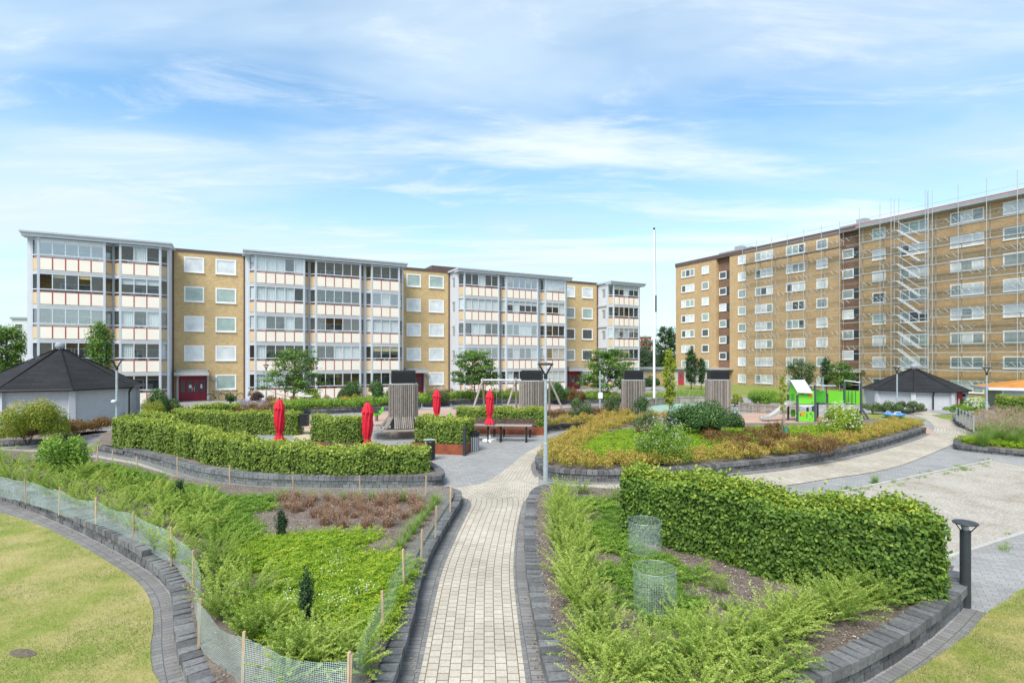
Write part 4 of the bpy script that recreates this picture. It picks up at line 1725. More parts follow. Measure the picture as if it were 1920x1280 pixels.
def hedge(label, front, heights, thick, z0, leaf, dens, mat='hedge_mid', group=None, six=False, back=.35, ragged=.05):
    P = smooth_line(front, .12)
    n = len(P)
    A = np.array([[p.x, p.y] for p in P])
    Nn = np.array([[q.x, q.y] for q in normals2(P)])
    # away from the camera
    if (Nn[n // 2] * A[n // 2]).sum() < 0:
        Nn = -Nn
    hs = np.interp(np.linspace(0, 1, n), np.linspace(0, 1, len(heights)), heights)
    seg = np.linalg.norm(np.diff(A, axis=0), axis=1)
    cum = np.concatenate([[0], np.cumsum(seg)])
    T = cum[-1]
    hm = float(np.mean(hs))
    loc = Vector((P[n // 2].x, P[n // 2].y, z0))

    def pick(m):
        s = npr.random(m) * T
        a = np.stack([np.interp(s, cum, A[:, 0]), np.interp(s, cum, A[:, 1])], 1)
        nn = np.stack([np.interp(s, cum, Nn[:, 0]), np.interp(s, cum, Nn[:, 1])], 1)
        h = np.interp(s, cum, hs) + .05 * np.sin(s * 2.3 + n) + .04 * np.sin(s * 5.1)
        bul = .05 * np.sin(s * 3.1 + 1) + .035 * np.sin(s * 7.7)
        return s, a, nn, h, bul
    Cs, Ns, rs = [], [], []
    for side, amt in (('f', 1.0), ('t', 1.1), ('b', back)):
        ar = T * (hm if side != 't' else thick)
        m = int(ar * dens * amt)
        s, a, nn, h, bul = pick(m)
        if side == 't':
            w = npr.random(m) * thick
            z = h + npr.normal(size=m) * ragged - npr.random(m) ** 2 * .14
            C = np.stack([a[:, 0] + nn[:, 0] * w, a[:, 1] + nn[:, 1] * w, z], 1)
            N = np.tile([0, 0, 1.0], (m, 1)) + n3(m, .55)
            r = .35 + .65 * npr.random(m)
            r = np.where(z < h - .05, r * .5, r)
        else:
            z = npr.random(m) ** .95 * h
            d = npr.normal(size=m) * .045 - .02 + np.abs(npr.normal(size=m)) * .06
            clump = .5 + .5 * np.sin(s * 9 + z * 7) * np.sin(z * 11 - s * 4)
            d = d + bul - .05 * clump
            # cut-back rounded upper edge
            d = d + np.clip((z - h + .12) / .12, 0, 1) ** 2 * .07
            w = d if side == 'f' else thick - d
            C = np.stack([a[:, 0] + nn[:, 0] * w, a[:, 1] + nn[:, 1] * w, z], 1)
            sg = -1 if side == 'f' else 1
            N = np.concatenate([nn * sg, np.full((m, 1), .35)], 1) + n3(m, .5)
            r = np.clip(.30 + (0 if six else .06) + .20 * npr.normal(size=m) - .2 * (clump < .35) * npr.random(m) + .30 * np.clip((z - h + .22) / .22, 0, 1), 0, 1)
        Cs.append(C)
        Ns.append(N)
        rs.append(r)
    for e in (0, n - 1):
        m = int(thick * hs[e] * dens)
        d = A[1] - A[0] if e == 0 else A[-1] - A[-2]
        d = d / np.linalg.norm(d) * (-1 if e == 0 else 1)
        w = npr.random(m) * thick
        z = npr.random(m) * hs[e]
        dd = npr.normal(size=m) * .05 - .02
        C = np.stack([A[e, 0] + Nn[e, 0] * w + d[0] * dd, A[e, 1] + Nn[e, 1] * w + d[1] * dd, z], 1)
        N = np.concatenate([np.tile(d, (m, 1)), np.full((m, 1), .35)], 1) + n3(m, .5)
        Cs.append(C)
        Ns.append(N)
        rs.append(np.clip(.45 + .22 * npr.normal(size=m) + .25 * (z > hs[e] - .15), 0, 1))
    # new shoots standing above the clipped top
    ns = int(T * (16 if six else 5))
    s, a, nn, h, bul = pick(ns)
    w = npr.random(ns) * thick
    k = 9
    for j in range(k):
        t = j / k
        ht = (.07 + .12 * npr.random(ns) ** 2) * (1.7 if six else 1)
        Cs.append(np.stack([a[:, 0] + nn[:, 0] * w + npr.normal(size=ns) * .02, a[:, 1] + nn[:, 1] * w + npr.normal(size=ns) * .02, h + ht * t], 1))
        Ns.append(npr.normal(size=(ns, 3)) + np.array([0, 0, .5]))
        rs.append(np.clip(.8 + .2 * npr.normal(size=ns), 0, 1))
    C = np.concatenate(Cs)
    C[:, 0] -= loc.x
    C[:, 1] -= loc.y
    N = np.concatenate(Ns)
    r = np.concatenate(rs)
    L = leaf * (.7 + .6 * npr.random(len(C)))
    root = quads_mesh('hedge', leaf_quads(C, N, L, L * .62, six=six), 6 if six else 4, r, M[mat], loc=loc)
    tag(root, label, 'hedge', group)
    core = MB()
    ins = .13
    F_ = [(A[i] + Nn[i] * ins - np.array([loc.x, loc.y])) for i in range(0, n, 2)]
    B_ = [(A[i] + Nn[i] * (thick - ins) - np.array([loc.x, loc.y])) for i in range(0, n, 2)]
    hh = hs[::2]
    b = len(core.v)
    for f_, b_, h in zip(F_, B_, hh):
        core.v += [(f_[0], f_[1], .02), (f_[0], f_[1], h - .14), (b_[0], b_[1], h - .14), (b_[0], b_[1], .02)]
    for i in range(len(F_) - 1):
        for k in range(3):
            core.face((b + 4 * i + k, b + 4 * i + k + 1, b + 4 * i + 5 + k, b + 4 * i + 4 + k))
    core.face((b, b + 1, b + 2, b + 3))
    e = b + 4 * (len(F_) - 1)
    core.face((e + 3, e + 2, e + 1, e))
    core.build('branches', M['twig'], root)
    return root


def bush_mesh(rx, ry, h, n, leaf, flat=.0, lumps=9, six=False, asp=.55, inner=.35):
    """Leaves on a lumpy dome plus some inside; returns (verts, tone per leaf)."""
    ctr = [(npr.normal() * .42, npr.normal() * .42, .25 + .55 * npr.random()) for _ in range(lumps)]
    C, N, r = [], [], []
    per = n // lumps
    for cx, cy, cz in ctr:
        s = math.hypot(cx, cy)
        if s > .72:
            cx, cy = cx / s * .72, cy / s * .72
        rad = .30 + .16 * npr.random()
        cz = min(cz, 1 - rad * .75) * (1 - .35 * min(s, .8))
        d = unit(n3(per))
        d[:, 2] = np.abs(d[:, 2]) * .9 - .25
        d = unit(d)
        q = rad * (1 - inner * npr.random(per) ** 1.6)[:, None]
        p = np.array([cx, cy, cz]) + d * q * np.array([1, 1, .85])
        C.append(p)
        N.append(d + n3(per, .45))
        tone = npr.normal() * .07
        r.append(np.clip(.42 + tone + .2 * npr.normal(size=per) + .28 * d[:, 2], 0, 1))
    C = np.concatenate(C)
    N = np.concatenate(N)
    r = np.concatenate(r)
    C[:, 2] = np.clip(C[:, 2], .02, None)
    C *= np.array([rx, ry, h])
    L = leaf * (.7 + .6 * npr.random(len(C)))
    return leaf_quads(C, N, L, L * asp, six=six), r


def stems_mesh(rx, h, k=9, rad=.012):
    m = MB()
    for i in range(k):
        a = rnd.uniform(0, 6.28)
        q = rnd.uniform(.2, .75) * rx
        m.tube([(0.04 * math.cos(a), .04 * math.sin(a), 0), (q * .5 * math.cos(a), q * .5 * math.sin(a), h * .4), (q * math.cos(a), q * math.sin(a), h * .75)], [rad, rad * .7, rad * .4], 5)
    return m


def bush(name, label, cat, x, ytop, ybase, wpx, mat, z0=.0, dens=420, leaf=.07, group=None, flowers=None, nf=0, D=None, lumps=10, asp=.55, six=False):
    """A shrub whose foot stands at photo row ybase and whose crown reaches ytop."""
    if D is None:
        D = F * (CH - z0) / (ybase - HY)
    p = at(x, D, z0)
    h = zat(ytop, D) - z0
    rx = wpx * D / F / 2
    n = int(dens * (2 * rx * h + rx * rx * 2) * 3.6)
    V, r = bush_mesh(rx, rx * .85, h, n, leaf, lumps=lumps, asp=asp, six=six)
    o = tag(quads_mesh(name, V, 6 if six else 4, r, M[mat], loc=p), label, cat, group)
    stems_mesh(rx, h).build('stem', M['twig'], o)
    if flowers:
        d = unit(n3(nf))
        d[:, 2] = np.abs(d[:, 2])
        C = d * np.array([rx * .95, rx * .85, h * .62]) * (.8 + .25 * npr.random((nf, 1))) + np.array([0, 0, h * .38])
        V2 = []
        r2 = []
        for k in range(3):
            V2.append(leaf_quads(C + n3(nf, .02), d + n3(nf, .7), leaf * .8, leaf * .6))
            r2.append(npr.random(nf))
        quads_mesh('blossom', np.concatenate(V2), 4, np.concatenate(r2), M[flowers], o)
    return o


def spray_mesh(ns, ln, el_lo, el_hi, droop, twigs, leaflets, ll, lw, tw=.14, seed=0):
    """Arching feathery sprays from one foot: axis, side twigs and their leaflets."""
    Vs, rs = [], []
    for i in range(ns):
        az = npr.random() * 2 * math.pi
        el = math.radians(el_lo + (el_hi - el_lo) * npr.random())
        L = ln * (.55 + .6 * npr.random())
        hd = np.array([math.cos(az), math.sin(az), 0])
        side = np.array([-math.sin(az), math.cos(az), 0])
        base = hd * .06 * npr.random() + side * npr.normal() * .04
        tone = npr.normal() * .12
        dr = droop * (.6 + .8 * npr.random())
        ts = (np.arange(twigs) + .6 * npr.random(twigs)) / twigs
        ts = .18 + .82 * ts
        for t in ts:
            e = el - dr * t
            p = base + hd * (L * t * math.cos(el - dr * t * .5)) + np.array([0, 0, L * t * math.sin(el - dr * t * .5)])
            ax = hd * math.cos(e) + np.array([0, 0, math.sin(e)])
            sg = 1 if npr.random() < .5 else -1
            td = ax * .75 + side * sg * (.55 + .3 * npr.random()) + np.array([0, 0, .18 * npr.normal()])
            td /= np.linalg.norm(td)
            tl = tw * (1.15 - .75 * t) * (.7 + .6 * npr.random())
            u = (np.arange(leaflets) + .5) / leaflets
            C = p + td * (u * tl)[:, None] + n3(leaflets, .006)
            ld = unit(td + n3(leaflets, .5))
            N = np.array([0, 0, 1.0]) + n3(leaflets, .6)
            Vs.append(leaf_quads(C, N, ll * (.7 + .6 * npr.random(leaflets)), lw, D=ld))
            rs.append(np.clip(.22 + .45 * t + tone + .13 * npr.normal(size=leaflets), 0, 1))  # leaflet tone rises from foot to tip, with random spread
    V = np.concatenate(Vs)
    V[:, :, 2] = np.maximum(V[:, :, 2], .01)
    return V, np.concatenate(rs)


def blades_mesh(n, ln, width, spread, droop, segs=3):
    """A tuft of grass blades."""
    Vs, rs = [], []
    az = npr.random(n) * 2 * math.pi
    lean = np.abs(npr.normal(size=n)) * spread
    L = ln * (.6 + .6 * npr.random(n))
    hd = np.stack([np.cos(az), np.sin(az), np.zeros(n)], 1)
    sd = np.stack([-np.sin(az), np.cos(az), np.zeros(n)], 1)
    p = hd * (.05 * npr.random(n))[:, None] * (1 + 2 * spread) + n3(n, .015) * np.array([1, 1, 0])
    r0 = npr.random(n)
    for k in range(segs):
        th = lean + droop * (k / segs)
        d = hd * np.sin(th)[:, None] + np.stack([np.zeros(n), np.zeros(n), np.cos(th)], 1)
        q = p + d * (L / segs)[:, None]
        w0 = width * (1 - k / segs) * .5
        w1 = width * (1 - (k + 1) / segs) * .5 + .0008
        Vs.append(np.stack([p - sd * w0, p + sd * w0, q + sd * w1, q - sd * w1], 1))
        rs.append(np.clip(.15 + .5 * (k + 1) / segs + .3 * (r0 - .5), 0, 1))
        p = q
    return np.concatenate(Vs), np.concatenate(rs), p


def mesh_only(name, V, r, mat, six=False):
    o = quads_mesh(name, V, 6 if six else 4, r, M[mat])
    me = o.data
    bpy.data.objects.remove(o)
    return me


def put(name, me, loc, rz, sc, label, cat, group=None):
    o = bpy.data.objects.new(name, me)
    COL.objects.link(o)
    o.location = loc
    o.rotation_euler = (0, 0, rz)
    o.scale = (sc, sc, sc * rnd.uniform(.9, 1.12))
    return tag(o, label, cat, group)


def carpet(name, label, cat, poly, z, bases, spacing, mat, smin=.8, smax=1.25, keep=None, kind='stuff'):
    """Ground cover: many transformed copies of a few small plants in one mesh."""
    n = int(poly_area(poly) / spacing ** 2)
    P = scatter(poly, n)
    if keep is not None:
        P = P[keep(P)]
    if not len(P):
        return None
    Vs, rs = [], []
    for p in P:
        V, r = bases[npr.integers(len(bases))]
        a = npr.random() * 2 * math.pi
        s = smin + (smax - smin) * npr.random()
        Rm = np.array([[math.cos(a), -math.sin(a), 0], [math.sin(a), math.cos(a), 0], [0, 0, 1]]) * s
        Vs.append(V @ Rm.T + np.array([p[0], p[1], 0]))
        rs.append(np.clip(r + npr.normal() * .08, 0, 1))
    V = np.concatenate(Vs)
    c = P.mean(0)
    V = V - np.array([c[0], c[1], 0])
    return tag(quads_mesh(name, V, V.shape[1], np.concatenate(rs), M[mat], loc=(c[0], c[1], z)), label, cat, kind=kind)


def polypatch(cx, cy, n, scale=.9, thr=.5):
    """A keep-function: patches from a cheap value noise."""
    ph = npr.random(6) * 6.28

    def k(P):
        x, y = P[:, 0], P[:, 1]
        v = np.sin(x * 1.7 * scale + ph[0]) * np.sin(y * 1.9 * scale + ph[1]) + .6 * np.sin(x * 3.7 * scale + y * 1.3 + ph[2]) * np.sin(y * 4.1 * scale - x + ph[3])
        return v > thr
    return k


GRID = npr.normal(size=(64, 64))


def vnoise(P):
    i = np.floor(P).astype(int)
    f = P - i
    f = f * f * (3 - 2 * f)
    g = lambda a, b: GRID[(i[:, 0] + a) % 64, (i[:, 1] + b) % 64]
    x0 = g(0, 0) * (1 - f[:, 0]) + g(1, 0) * f[:, 0]
    x1 = g(0, 1) * (1 - f[:, 0]) + g(1, 1) * f[:, 0]
    return x0 * (1 - f[:, 1]) + x1 * f[:, 1]


# hedges
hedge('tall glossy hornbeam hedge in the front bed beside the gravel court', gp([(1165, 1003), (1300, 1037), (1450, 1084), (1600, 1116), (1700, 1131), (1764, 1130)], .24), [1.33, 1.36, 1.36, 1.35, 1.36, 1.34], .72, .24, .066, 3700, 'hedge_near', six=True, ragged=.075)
hedge('long low hornbeam hedge sweeping above the curved block wall', gp([(210, 838), (290, 846), (345, 857), (410, 874), (500, 886), (600, 893), (700, 892), (805, 885)], .30), [1.16, 1.18, 1.08, 1.03, .98, .90, .84, .82], .75, .30, .085, 1050)
hedge('middle hedge behind the black round pot, ending by a red parasol', gp([(322, 806), (420, 813), (556, 816)]), [1.12, 1.13, 1.16], .75, 0, .085, 900)
hedge('short hedge set behind the lamp post near the big shed', gp([(255, 814), (315, 817)]), [1.1, 1.12], .6, 0, .085, 800)
hedge('rear hedge below the entrance with the parked bicycle', gp([(366, 790), (452, 784)]), [.98, 1.0], .8, 0, .09, 800)
hedge('hedge stub curving round in front of the rear hedge', gp([(358, 792), (362, 803), (400, 806), (440, 802)]), [.75, .72, .6], .7, 0, .09, 800)
hedge('square clipped hedge in a rusty planter between two red parasols', gp([(582, 826), (671, 831)], .42), [1.05, 1.06], .7, .42, .085, 1000)
hedge('small clipped hedge in the rusty planter beside the dark bollard', gp([(778, 828), (872, 832)], .42), [.98, 1.0], 1.2, .42, .085, 1100)
hedge('long clipped hedge behind the picnic tables', gp([(856, 797), (1021, 800)], .42), [.95, .95], .8, .42, .085, 1000)
hedge('clipped dark hedge in front of the sedum roofed pavilion', gp([(1866, 779), (2010, 790)]), [1.42, 1.42], .9, 0, .09, 1300)

# feathery shrubs of the two front beds
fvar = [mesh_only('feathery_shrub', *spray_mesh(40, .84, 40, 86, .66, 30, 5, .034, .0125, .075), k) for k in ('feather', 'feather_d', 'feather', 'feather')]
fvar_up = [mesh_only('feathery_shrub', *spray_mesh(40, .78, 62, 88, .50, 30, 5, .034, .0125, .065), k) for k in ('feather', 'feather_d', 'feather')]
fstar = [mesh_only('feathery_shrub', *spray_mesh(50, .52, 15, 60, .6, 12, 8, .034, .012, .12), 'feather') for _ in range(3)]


def row(pts, z, n, jit, smin, smax, label, group, var=None, name='feathery_shrub', cat='shrub'):
    P = resample(gp(pts, z), n)
    for p in P:
        q = Vector((p.x + rnd.uniform(-jit, jit), p.y + rnd.uniform(-jit, jit), z))
        put(name, rnd.choice(var or fvar), q, rnd.uniform(0, 6.28), rnd.uniform(smin, smax) * .86, label, cat, group)


gL = 'feathery shrubs along the green netting'
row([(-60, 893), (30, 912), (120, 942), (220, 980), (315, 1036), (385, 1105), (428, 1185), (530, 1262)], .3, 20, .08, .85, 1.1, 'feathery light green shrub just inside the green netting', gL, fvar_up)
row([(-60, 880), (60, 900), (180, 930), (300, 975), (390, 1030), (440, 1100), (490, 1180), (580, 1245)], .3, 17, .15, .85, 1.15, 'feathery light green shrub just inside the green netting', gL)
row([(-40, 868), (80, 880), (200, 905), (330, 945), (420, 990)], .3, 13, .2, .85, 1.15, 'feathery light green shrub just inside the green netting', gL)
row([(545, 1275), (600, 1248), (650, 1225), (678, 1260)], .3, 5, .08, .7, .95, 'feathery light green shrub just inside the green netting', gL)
gR = 'feathery shrubs along the unnetted side of the pale path'
row([(1048, 935), (1046, 970), (1050, 1020), (1064, 1080), (1086, 1150), (1116, 1230), (1140, 1320)], .24, 14, .07, .85, 1.1, 'feathery light green shrub at the unnetted edge of the pale path', gR, fvar_up + fvar)
row([(1075, 960), (1080, 1020), (1098, 1090), (1120, 1165), (1150, 1250)], .24, 10, .08, .75, 1.0, 'feathery light green shrub at the unnetted edge of the pale path', gR)
gB = 'feathery shrubs before the glossy hedge'
row([(1180, 1280), (1300, 1258), (1400, 1228), (1500, 1188), (1575, 1155), (1640, 1133)], .24, 14, .10, .8, 1.1, 'feathery light green shrub at the foot of the tall glossy hedge', gB)
row([(1240, 1240), (1340, 1215), (1440, 1180), (1540, 1145), (1610, 1128)], .24, 9, .12, .7, 1.0, 'feathery light green shrub at the foot of the tall glossy hedge', gB)
row([(1250, 1330), (1380, 1300), (1480, 1262)], .24, 6, .1, .7, .95, 'feathery light green shrub at the foot of the tall glossy hedge', gB)
for (x, y, s, lb) in ((1092, 925, .62, 'rounded feathery shrub at the far end of the hedged bed'), (1160, 940, .66, 'small feathery shrub against the near end of the glossy hedge'), (1350, 1110, .4, 'tiny feathery seedling on bare bark below the glossy hedge')):
    put('feathery_shrub', fvar[1], G(x, y, .24), 1.0, s, lb, 'shrub')

lowb = [spray_mesh(26, .36, 4, 40, .35, 9, 6, .036, .013, .12) for _ in range(5)]
smallb = [spray_mesh(14, .22, 15, 60, .4, 6, 5, .03, .013, .08) for _ in range(4)]
wz = lambda pts, z=.3: gp(pts, z)
carpet('ground_cover', 'lime green low conifer cover in the middle of the netted bed', 'ground cover', wz([(440, 1060), (470, 1020), (560, 1010), (700, 1005), (745, 1020), (770, 1045), (745, 1100), (705, 1180), (650, 1240), (560, 1230), (470, 1150)]), .3, lowb, .20, 'feather_y', keep=polypatch(0, 0, 0, 1.0, -.60))
carpet('ground_cover', 'bright green low cover at the back of the netted bed', 'ground cover', wz([(60, 866), (180, 874), (250, 887), (320, 910), (400, 927), (480, 934), (520, 937), (500, 960), (470, 985), (480, 1010), (400, 1010), (330, 960), (230, 915), (120, 890)]), .3, lowb, .20, 'low_green', keep=polypatch(0, 0, 0, 1.1, -.62))
carpet('ground_cover', 'low green cover in patches over the bark of the hedged bed', 'ground cover', wz([(1090, 935), (1165, 945), (1175, 1010), (1240, 1050), (1330, 1090), (1300, 1130), (1250, 1200), (1180, 1240), (1140, 1150), (1110, 1060), (1085, 980)], .24), .24, lowb, .22, 'low_green', keep=polypatch(0, 0, 0, 1.3, -.2))
carpet('ground_cover', 'sparse green seedlings on the bark before the glossy hedge', 'ground cover', wz([(1230, 1040), (1330, 1075), (1450, 1110), (1540, 1130), (1440, 1160), (1320, 1180), (1250, 1120)], .24), .24, smallb, .34, 'low_green', keep=polypatch(0, 0, 0, 1.2, .1))
fl = []
for _ in range(3):
    C = npr.random((22, 3)) * np.array([.3, .3, .12]) + np.array([-.15, -.15, .10])
    fl.append((leaf_quads(C, np.array([0, 0, 1.0]) + n3(22, .5), .022, .02), npr.random(22)))
carpet('white_flowers', 'tiny white flowers scattered in the netted bed by the dark yew', 'flowers', wz([(545, 1120), (600, 1090), (660, 1110), (660, 1170), (590, 1190), (550, 1170)]), .3, fl, .2, 'flower_w', keep=polypatch(0, 0, 0, 1.6, .35))
carpet('white_flowers', 'fine pale flower haze over the lime cover near the path netting', 'flowers', wz([(600, 1060), (690, 1050), (700, 1120), (640, 1150)]), .34, fl, .26, 'flower_w', keep=polypatch(0, 0, 0, 1.6, .25))
# heather clumps and pale grass tufts at the back of the netted bed
hv = []
for _ in range(3):
    V, r, tip = blades_mesh(150, .20, .012, .55, .4, 2)
    C = tip + n3(len(tip), .012)
    V2 = leaf_quads(C, n3(len(C)) + np.array([0, 0, .6]), .035, .016)
    hv.append(mesh_only('heather', np.concatenate([V, V2]), np.concatenate([r, npr.random(len(V2))]), 'heather'))
hp = scatter(wz([(525, 935), (780, 937), (792, 955), (745, 1000), (700, 992), (600, 985), (545, 968)]), 90)
keepers = []
for p in hp:
    if all((p[0] - q[0]) ** 2 + (p[1] - q[1]) ** 2 > .27 ** 2 for q in keepers):
        keepers.append(p)
for p in keepers:
    put('heather', rnd.choice(hv), (p[0], p[1], .3), rnd.uniform(0, 6), rnd.uniform(.85, 1.35), 'brown faded heather clump on bark at the back of the netted bed', 'heather', 'brown heather clumps in the netted bed')
tv = []
for _ in range(3):
    V, r, _t = blades_mesh(130, .42, .012, .38, .9, 4)
    tv.append(mesh_only('grass_tuft', V, r, 'blade'))
for i, p in enumerate(resample(wz([(530, 934), (600, 936), (680, 938), (760, 940), (815, 942)]), 11)):
    put('grass_tuft', tv[i % 3], (p.x, p.y + rnd.uniform(-.1, .1), .3), rnd.uniform(0, 6), rnd.uniform(.6, .85), 'pale grass tuft in the row behind the brown heather', 'grass', 'pale grass tufts behind the heather')
for i, p in enumerate(resample(wz([(822, 946), (800, 972), (778, 1000), (755, 1030)]), 8)):
    put('grass_tuft', tv[i % 3], (p.x - .05, p.y, .3), rnd.uniform(0, 6), rnd.uniform(.65, .95), 'pale grass tuft inside the netting along the pale path', 'grass', 'pale grass tufts along the path netting')


def yew(label, x, ytop, ybase, wpx, z0=.3):
    D = F * (CH - z0) / (ybase - HY)
    h = zat(ytop, D) - z0
    rx = wpx * D / F / 2
    Vs, rs = [], []
    for i in range(26):
        a, q = npr.random() * 6.28, rx * .75 * npr.random() ** .6
        hh = h * (1 - .55 * (q / rx) ** 1.5) * (.75 + .25 * npr.random())
        m = 90
        u = npr.random(m)
        C = np.stack([q * (.35 + .65 * u) * math.cos(a), q * (.35 + .65 * u) * math.sin(a), .03 + hh * u], 1) + n3(m, .018 + .0)
        ld = unit(np.array([math.cos(a) * .4, math.sin(a) * .4, .8]) + n3(m, .55))
        Vs.append(leaf_quads(C, n3(m) + np.array([math.cos(a), math.sin(a), .3]), .05, .014, D=ld))
        rs.append(np.clip(.3 + .35 * u + .2 * npr.normal(size=m), 0, 1))
    return tag(quads_mesh('yew_shrub', np.concatenate(Vs), 4, np.concatenate(rs), M['yew'], loc=at(x, D, z0)), label, 'shrub')


yew('dark upright yew beside the bare bark in the netted bed', 527, 948, 1010, 34)
yew('dark upright yew with long shoots near the front of the netted bed', 574, 1060, 1180, 48)
yew('small dark yew at the back of the netted bed below the curved wall', 338, 893, 938, 26)


# golden spirea band, lime middle and bronze mounds of the round bed
def mound_set(mat, n=2, rx=.42, h=.60, leaf=.055, cnt=800):
    out = []
    for _ in range(n):
        V, r = bush_mesh(rx, rx, h, cnt, leaf, lumps=8)
        out.append(mesh_only('spirea', V, r, mat))
    return out


sp = mound_set('spirea', 3)
gC = 'golden spirea round the large bed'
for off_, n in ((.25, 62), (.75, 56), (1.2, 34)):
    P = offset(smooth_line(WCp, .1), 0)
    Nn = normals2(P)
    ctr = G(1350, 840)
    pts = []
    for p, q in zip(P, Nn):
        s = 1 if (ctr - p).dot(q) > 0 else -1
        pts.append(p + q * s * (.25 + off_))
    for p in resample(pts, n):
        put('spirea', rnd.choice(sp), (p.x + rnd.uniform(-.08, .08), p.y + rnd.uniform(-.08, .08), .3), rnd.uniform(0, 6), rnd.uniform(.85, 1.15), 'golden leaved spirea in the band edging the large round bed', 'shrub', gC)
limeb = [spray_mesh(22, .40, 10, 50, .4, 8, 6, .05, .02, .14) for _ in range(4)]
IN_C = [q for q in gp([(1110, 866), (1075, 855), (1085, 840), (1120, 822), (1180, 812), (1230, 808), (1300, 812), (1400, 808), (1500, 806), (1600, 802), (1680, 803), (1600, 825), (1500, 840), (1400, 851), (1290, 860), (1180, 866)], .3)]
carpet('ground_cover', 'lime yellow ground cover filling the large round bed', 'ground cover', IN_C, .3, limeb, .24, 'feather_y', .9, 1.4)
br = mound_set('bronze', 3, .6, .66, .055, 1100)
for (x, y) in ((1345, 835), (1375, 826), (1400, 838), (1425, 828), (1450, 840), (1475, 832), (1440, 852), (1480, 850), (1510, 842), (1540, 845), (1520, 856), (1560, 850), (1395, 856), (1365, 846), (1330, 826), (1220, 822), (1205, 815)):
    put('spirea', rnd.choice(br), G(x, y, .3), rnd.uniform(0, 6), rnd.uniform(.9, 1.3), 'bronze tinted spirea mound inside the large round bed', 'shrub', 'bronze spirea mounds in the large bed')
# golden row on the upper ring wall
for p in resample(gp([(1030, 800), (1060, 799), (1095, 797), (1130, 791), (1160, 785), (1192, 778)], .3), 16):
    put('spirea', rnd.choice(sp), (p.x, p.y + .3, .3), rnd.uniform(0, 6), rnd.uniform(1.0, 1.3), 'golden spirea on the dark wall behind the picnic tables', 'shrub', 'golden spirea behind the picnic tables')
for p in resample(gp([(1015, 790), (1060, 788), (1110, 785), (1150, 778)], .3), 9):
    put('spirea', rnd.choice(br), (p.x, p.y + .3, .3), rnd.uniform(0, 6), rnd.uniform(1.0, 1.3), 'brownish spirea behind the golden row near the lamp with a white sign', 'shrub', 'brownish spirea behind the golden row')

# single shrubs
bush('shrub', 'big yellow and green shrub in front of the large shed', 'shrub', 52, 738, 832, 128, 'yellow_bush', .18, 330, .085, lumps=14)
for p in resample(gp([(0, 828), (50, 826), (110, 822), (150, 814), (205, 806)], .18), 12):
    put('spirea', rnd.choice(br), (p.x, p.y, .18), rnd.uniform(0, 6), rnd.uniform(1.1, 1.5), 'low bronze shrub along the foot of the large shed', 'shrub', 'bronze shrubs by the large shed')
bush('shrub', 'dark rounded evergreen beside the red entrance doors', 'shrub', 298, 724, 785, 68, 'dark_bush', 0, 330, .09)
bush('shrub', 'yellow green conical shrub at the corner of the large shed', 'shrub', 285, 740, 797, 48, 'yellow_bush', 0, 380, .07)
bush('shrub', 'thin upright shrub against the grey shed wall', 'shrub', 237, 762, 806, 28, 'olive_bush', 0, 160, .07, lumps=6)
bush('shrub', 'leafy light green shrub rising by the stakes at the back of the netted bed', 'shrub', 118, 806, 893, 92, 'low_green', .3, 260, .10, lumps=12, asp=.4)
bush('shrub', 'yellow flowering mound in the netted bed', 'shrub', 196, 878, 908, 62, 'yellow_bush', .3, 500, .05)
bush('shrub', 'lime yellow mound further along the netted bed', 'shrub', 296, 898, 927, 52, 'yellow_bush', .3, 500, .05)
bush('shrub', 'deep green strappy clump between two stakes in the netted bed', 'shrub', 245, 878, 912, 60, 'low_green', .3, 330, .12, asp=.2)
bush('shrub', 'purple leaved shrub by the grey lamp before the balconies', 'shrub', 483, 726, 757, 36, 'purple', 0, 260, .08)
bush('shrub', 'round dark evergreen before the ground floor balconies, nearer the white box', 'shrub', 655, 709, 762, 54, 'dark_bush', 0, 420, .085)
bush('shrub', 'round dark evergreen before the ground floor balconies, nearer the wooden tower', 'shrub', 708, 710, 765, 54, 'dark_bush', 0, 420, .085)
bush('shrub', 'yellow green fountain shaped shrub by the white box', 'shrub', 590, 726, 755, 36, 'lime_bush', 0, 330, .09, asp=.3)
bush('shrub', 'reddish green shrub by the second entrance', 'shrub', 815, 724, 762, 50, 'olive_bush', 0, 300, .09)
bush('shrub', 'dark green shrub beside the third entrance', 'shrub', 1050, 708, 758, 46, 'dark_bush', 0, 330, .09)
bush('shrub', 'rusty leaved shrub at the foot of the third entrance', 'shrub', 1078, 724, 760, 40, 'bronze', 0, 300, .09)
bush('shrub', 'loose olive shrub between the swing and the lamp with the white sign', 'shrub', 1088, 735, 787, 46, 'olive_bush', .3, 300, .07, lumps=12)
bush('shrub', 'loose olive shrub on the flagpole side of the lamp with the white sign', 'shrub', 1148, 738, 784, 38, 'olive_bush', .3, 300, .07, lumps=12)
bush('shrub', 'climbing shrub against the wooden tower near the flagpole', 'shrub', 1203, 738, 786, 40, 'dark_bush', .3, 200, .08)
bush('rose_shrub', 'flowering shrub with lilac and white blooms in the large round bed', 'shrub', 1240, 776, 872, 108, 'low_green', .3, 420, .055, flowers='flower_p', nf=170, lumps=16)
bush('shrub', 'smaller glossy evergreen beside the lilac bush', 'shrub', 1288, 752, 822, 88, 'dark_bush', .3, 430, .085, lumps=13)
bush('shrub', 'largest glossy evergreen mound beside the pink play surface', 'shrub', 1345, 742, 822, 104, 'dark_bush', .3, 430, .085, lumps=13)
bush('shrub', 'leafy green shrub between the lilac bush and the yellow tree', 'shrub', 1215, 762, 820, 52, 'olive_bush', .3, 300, .07)
bush('shrub', 'lime shrub with white flower heads in front of the green playhouse', 'shrub', 1576, 752, 824, 82, 'lime_bush', .3, 420, .07, flowers='flower_w', nf=260, lumps=13)
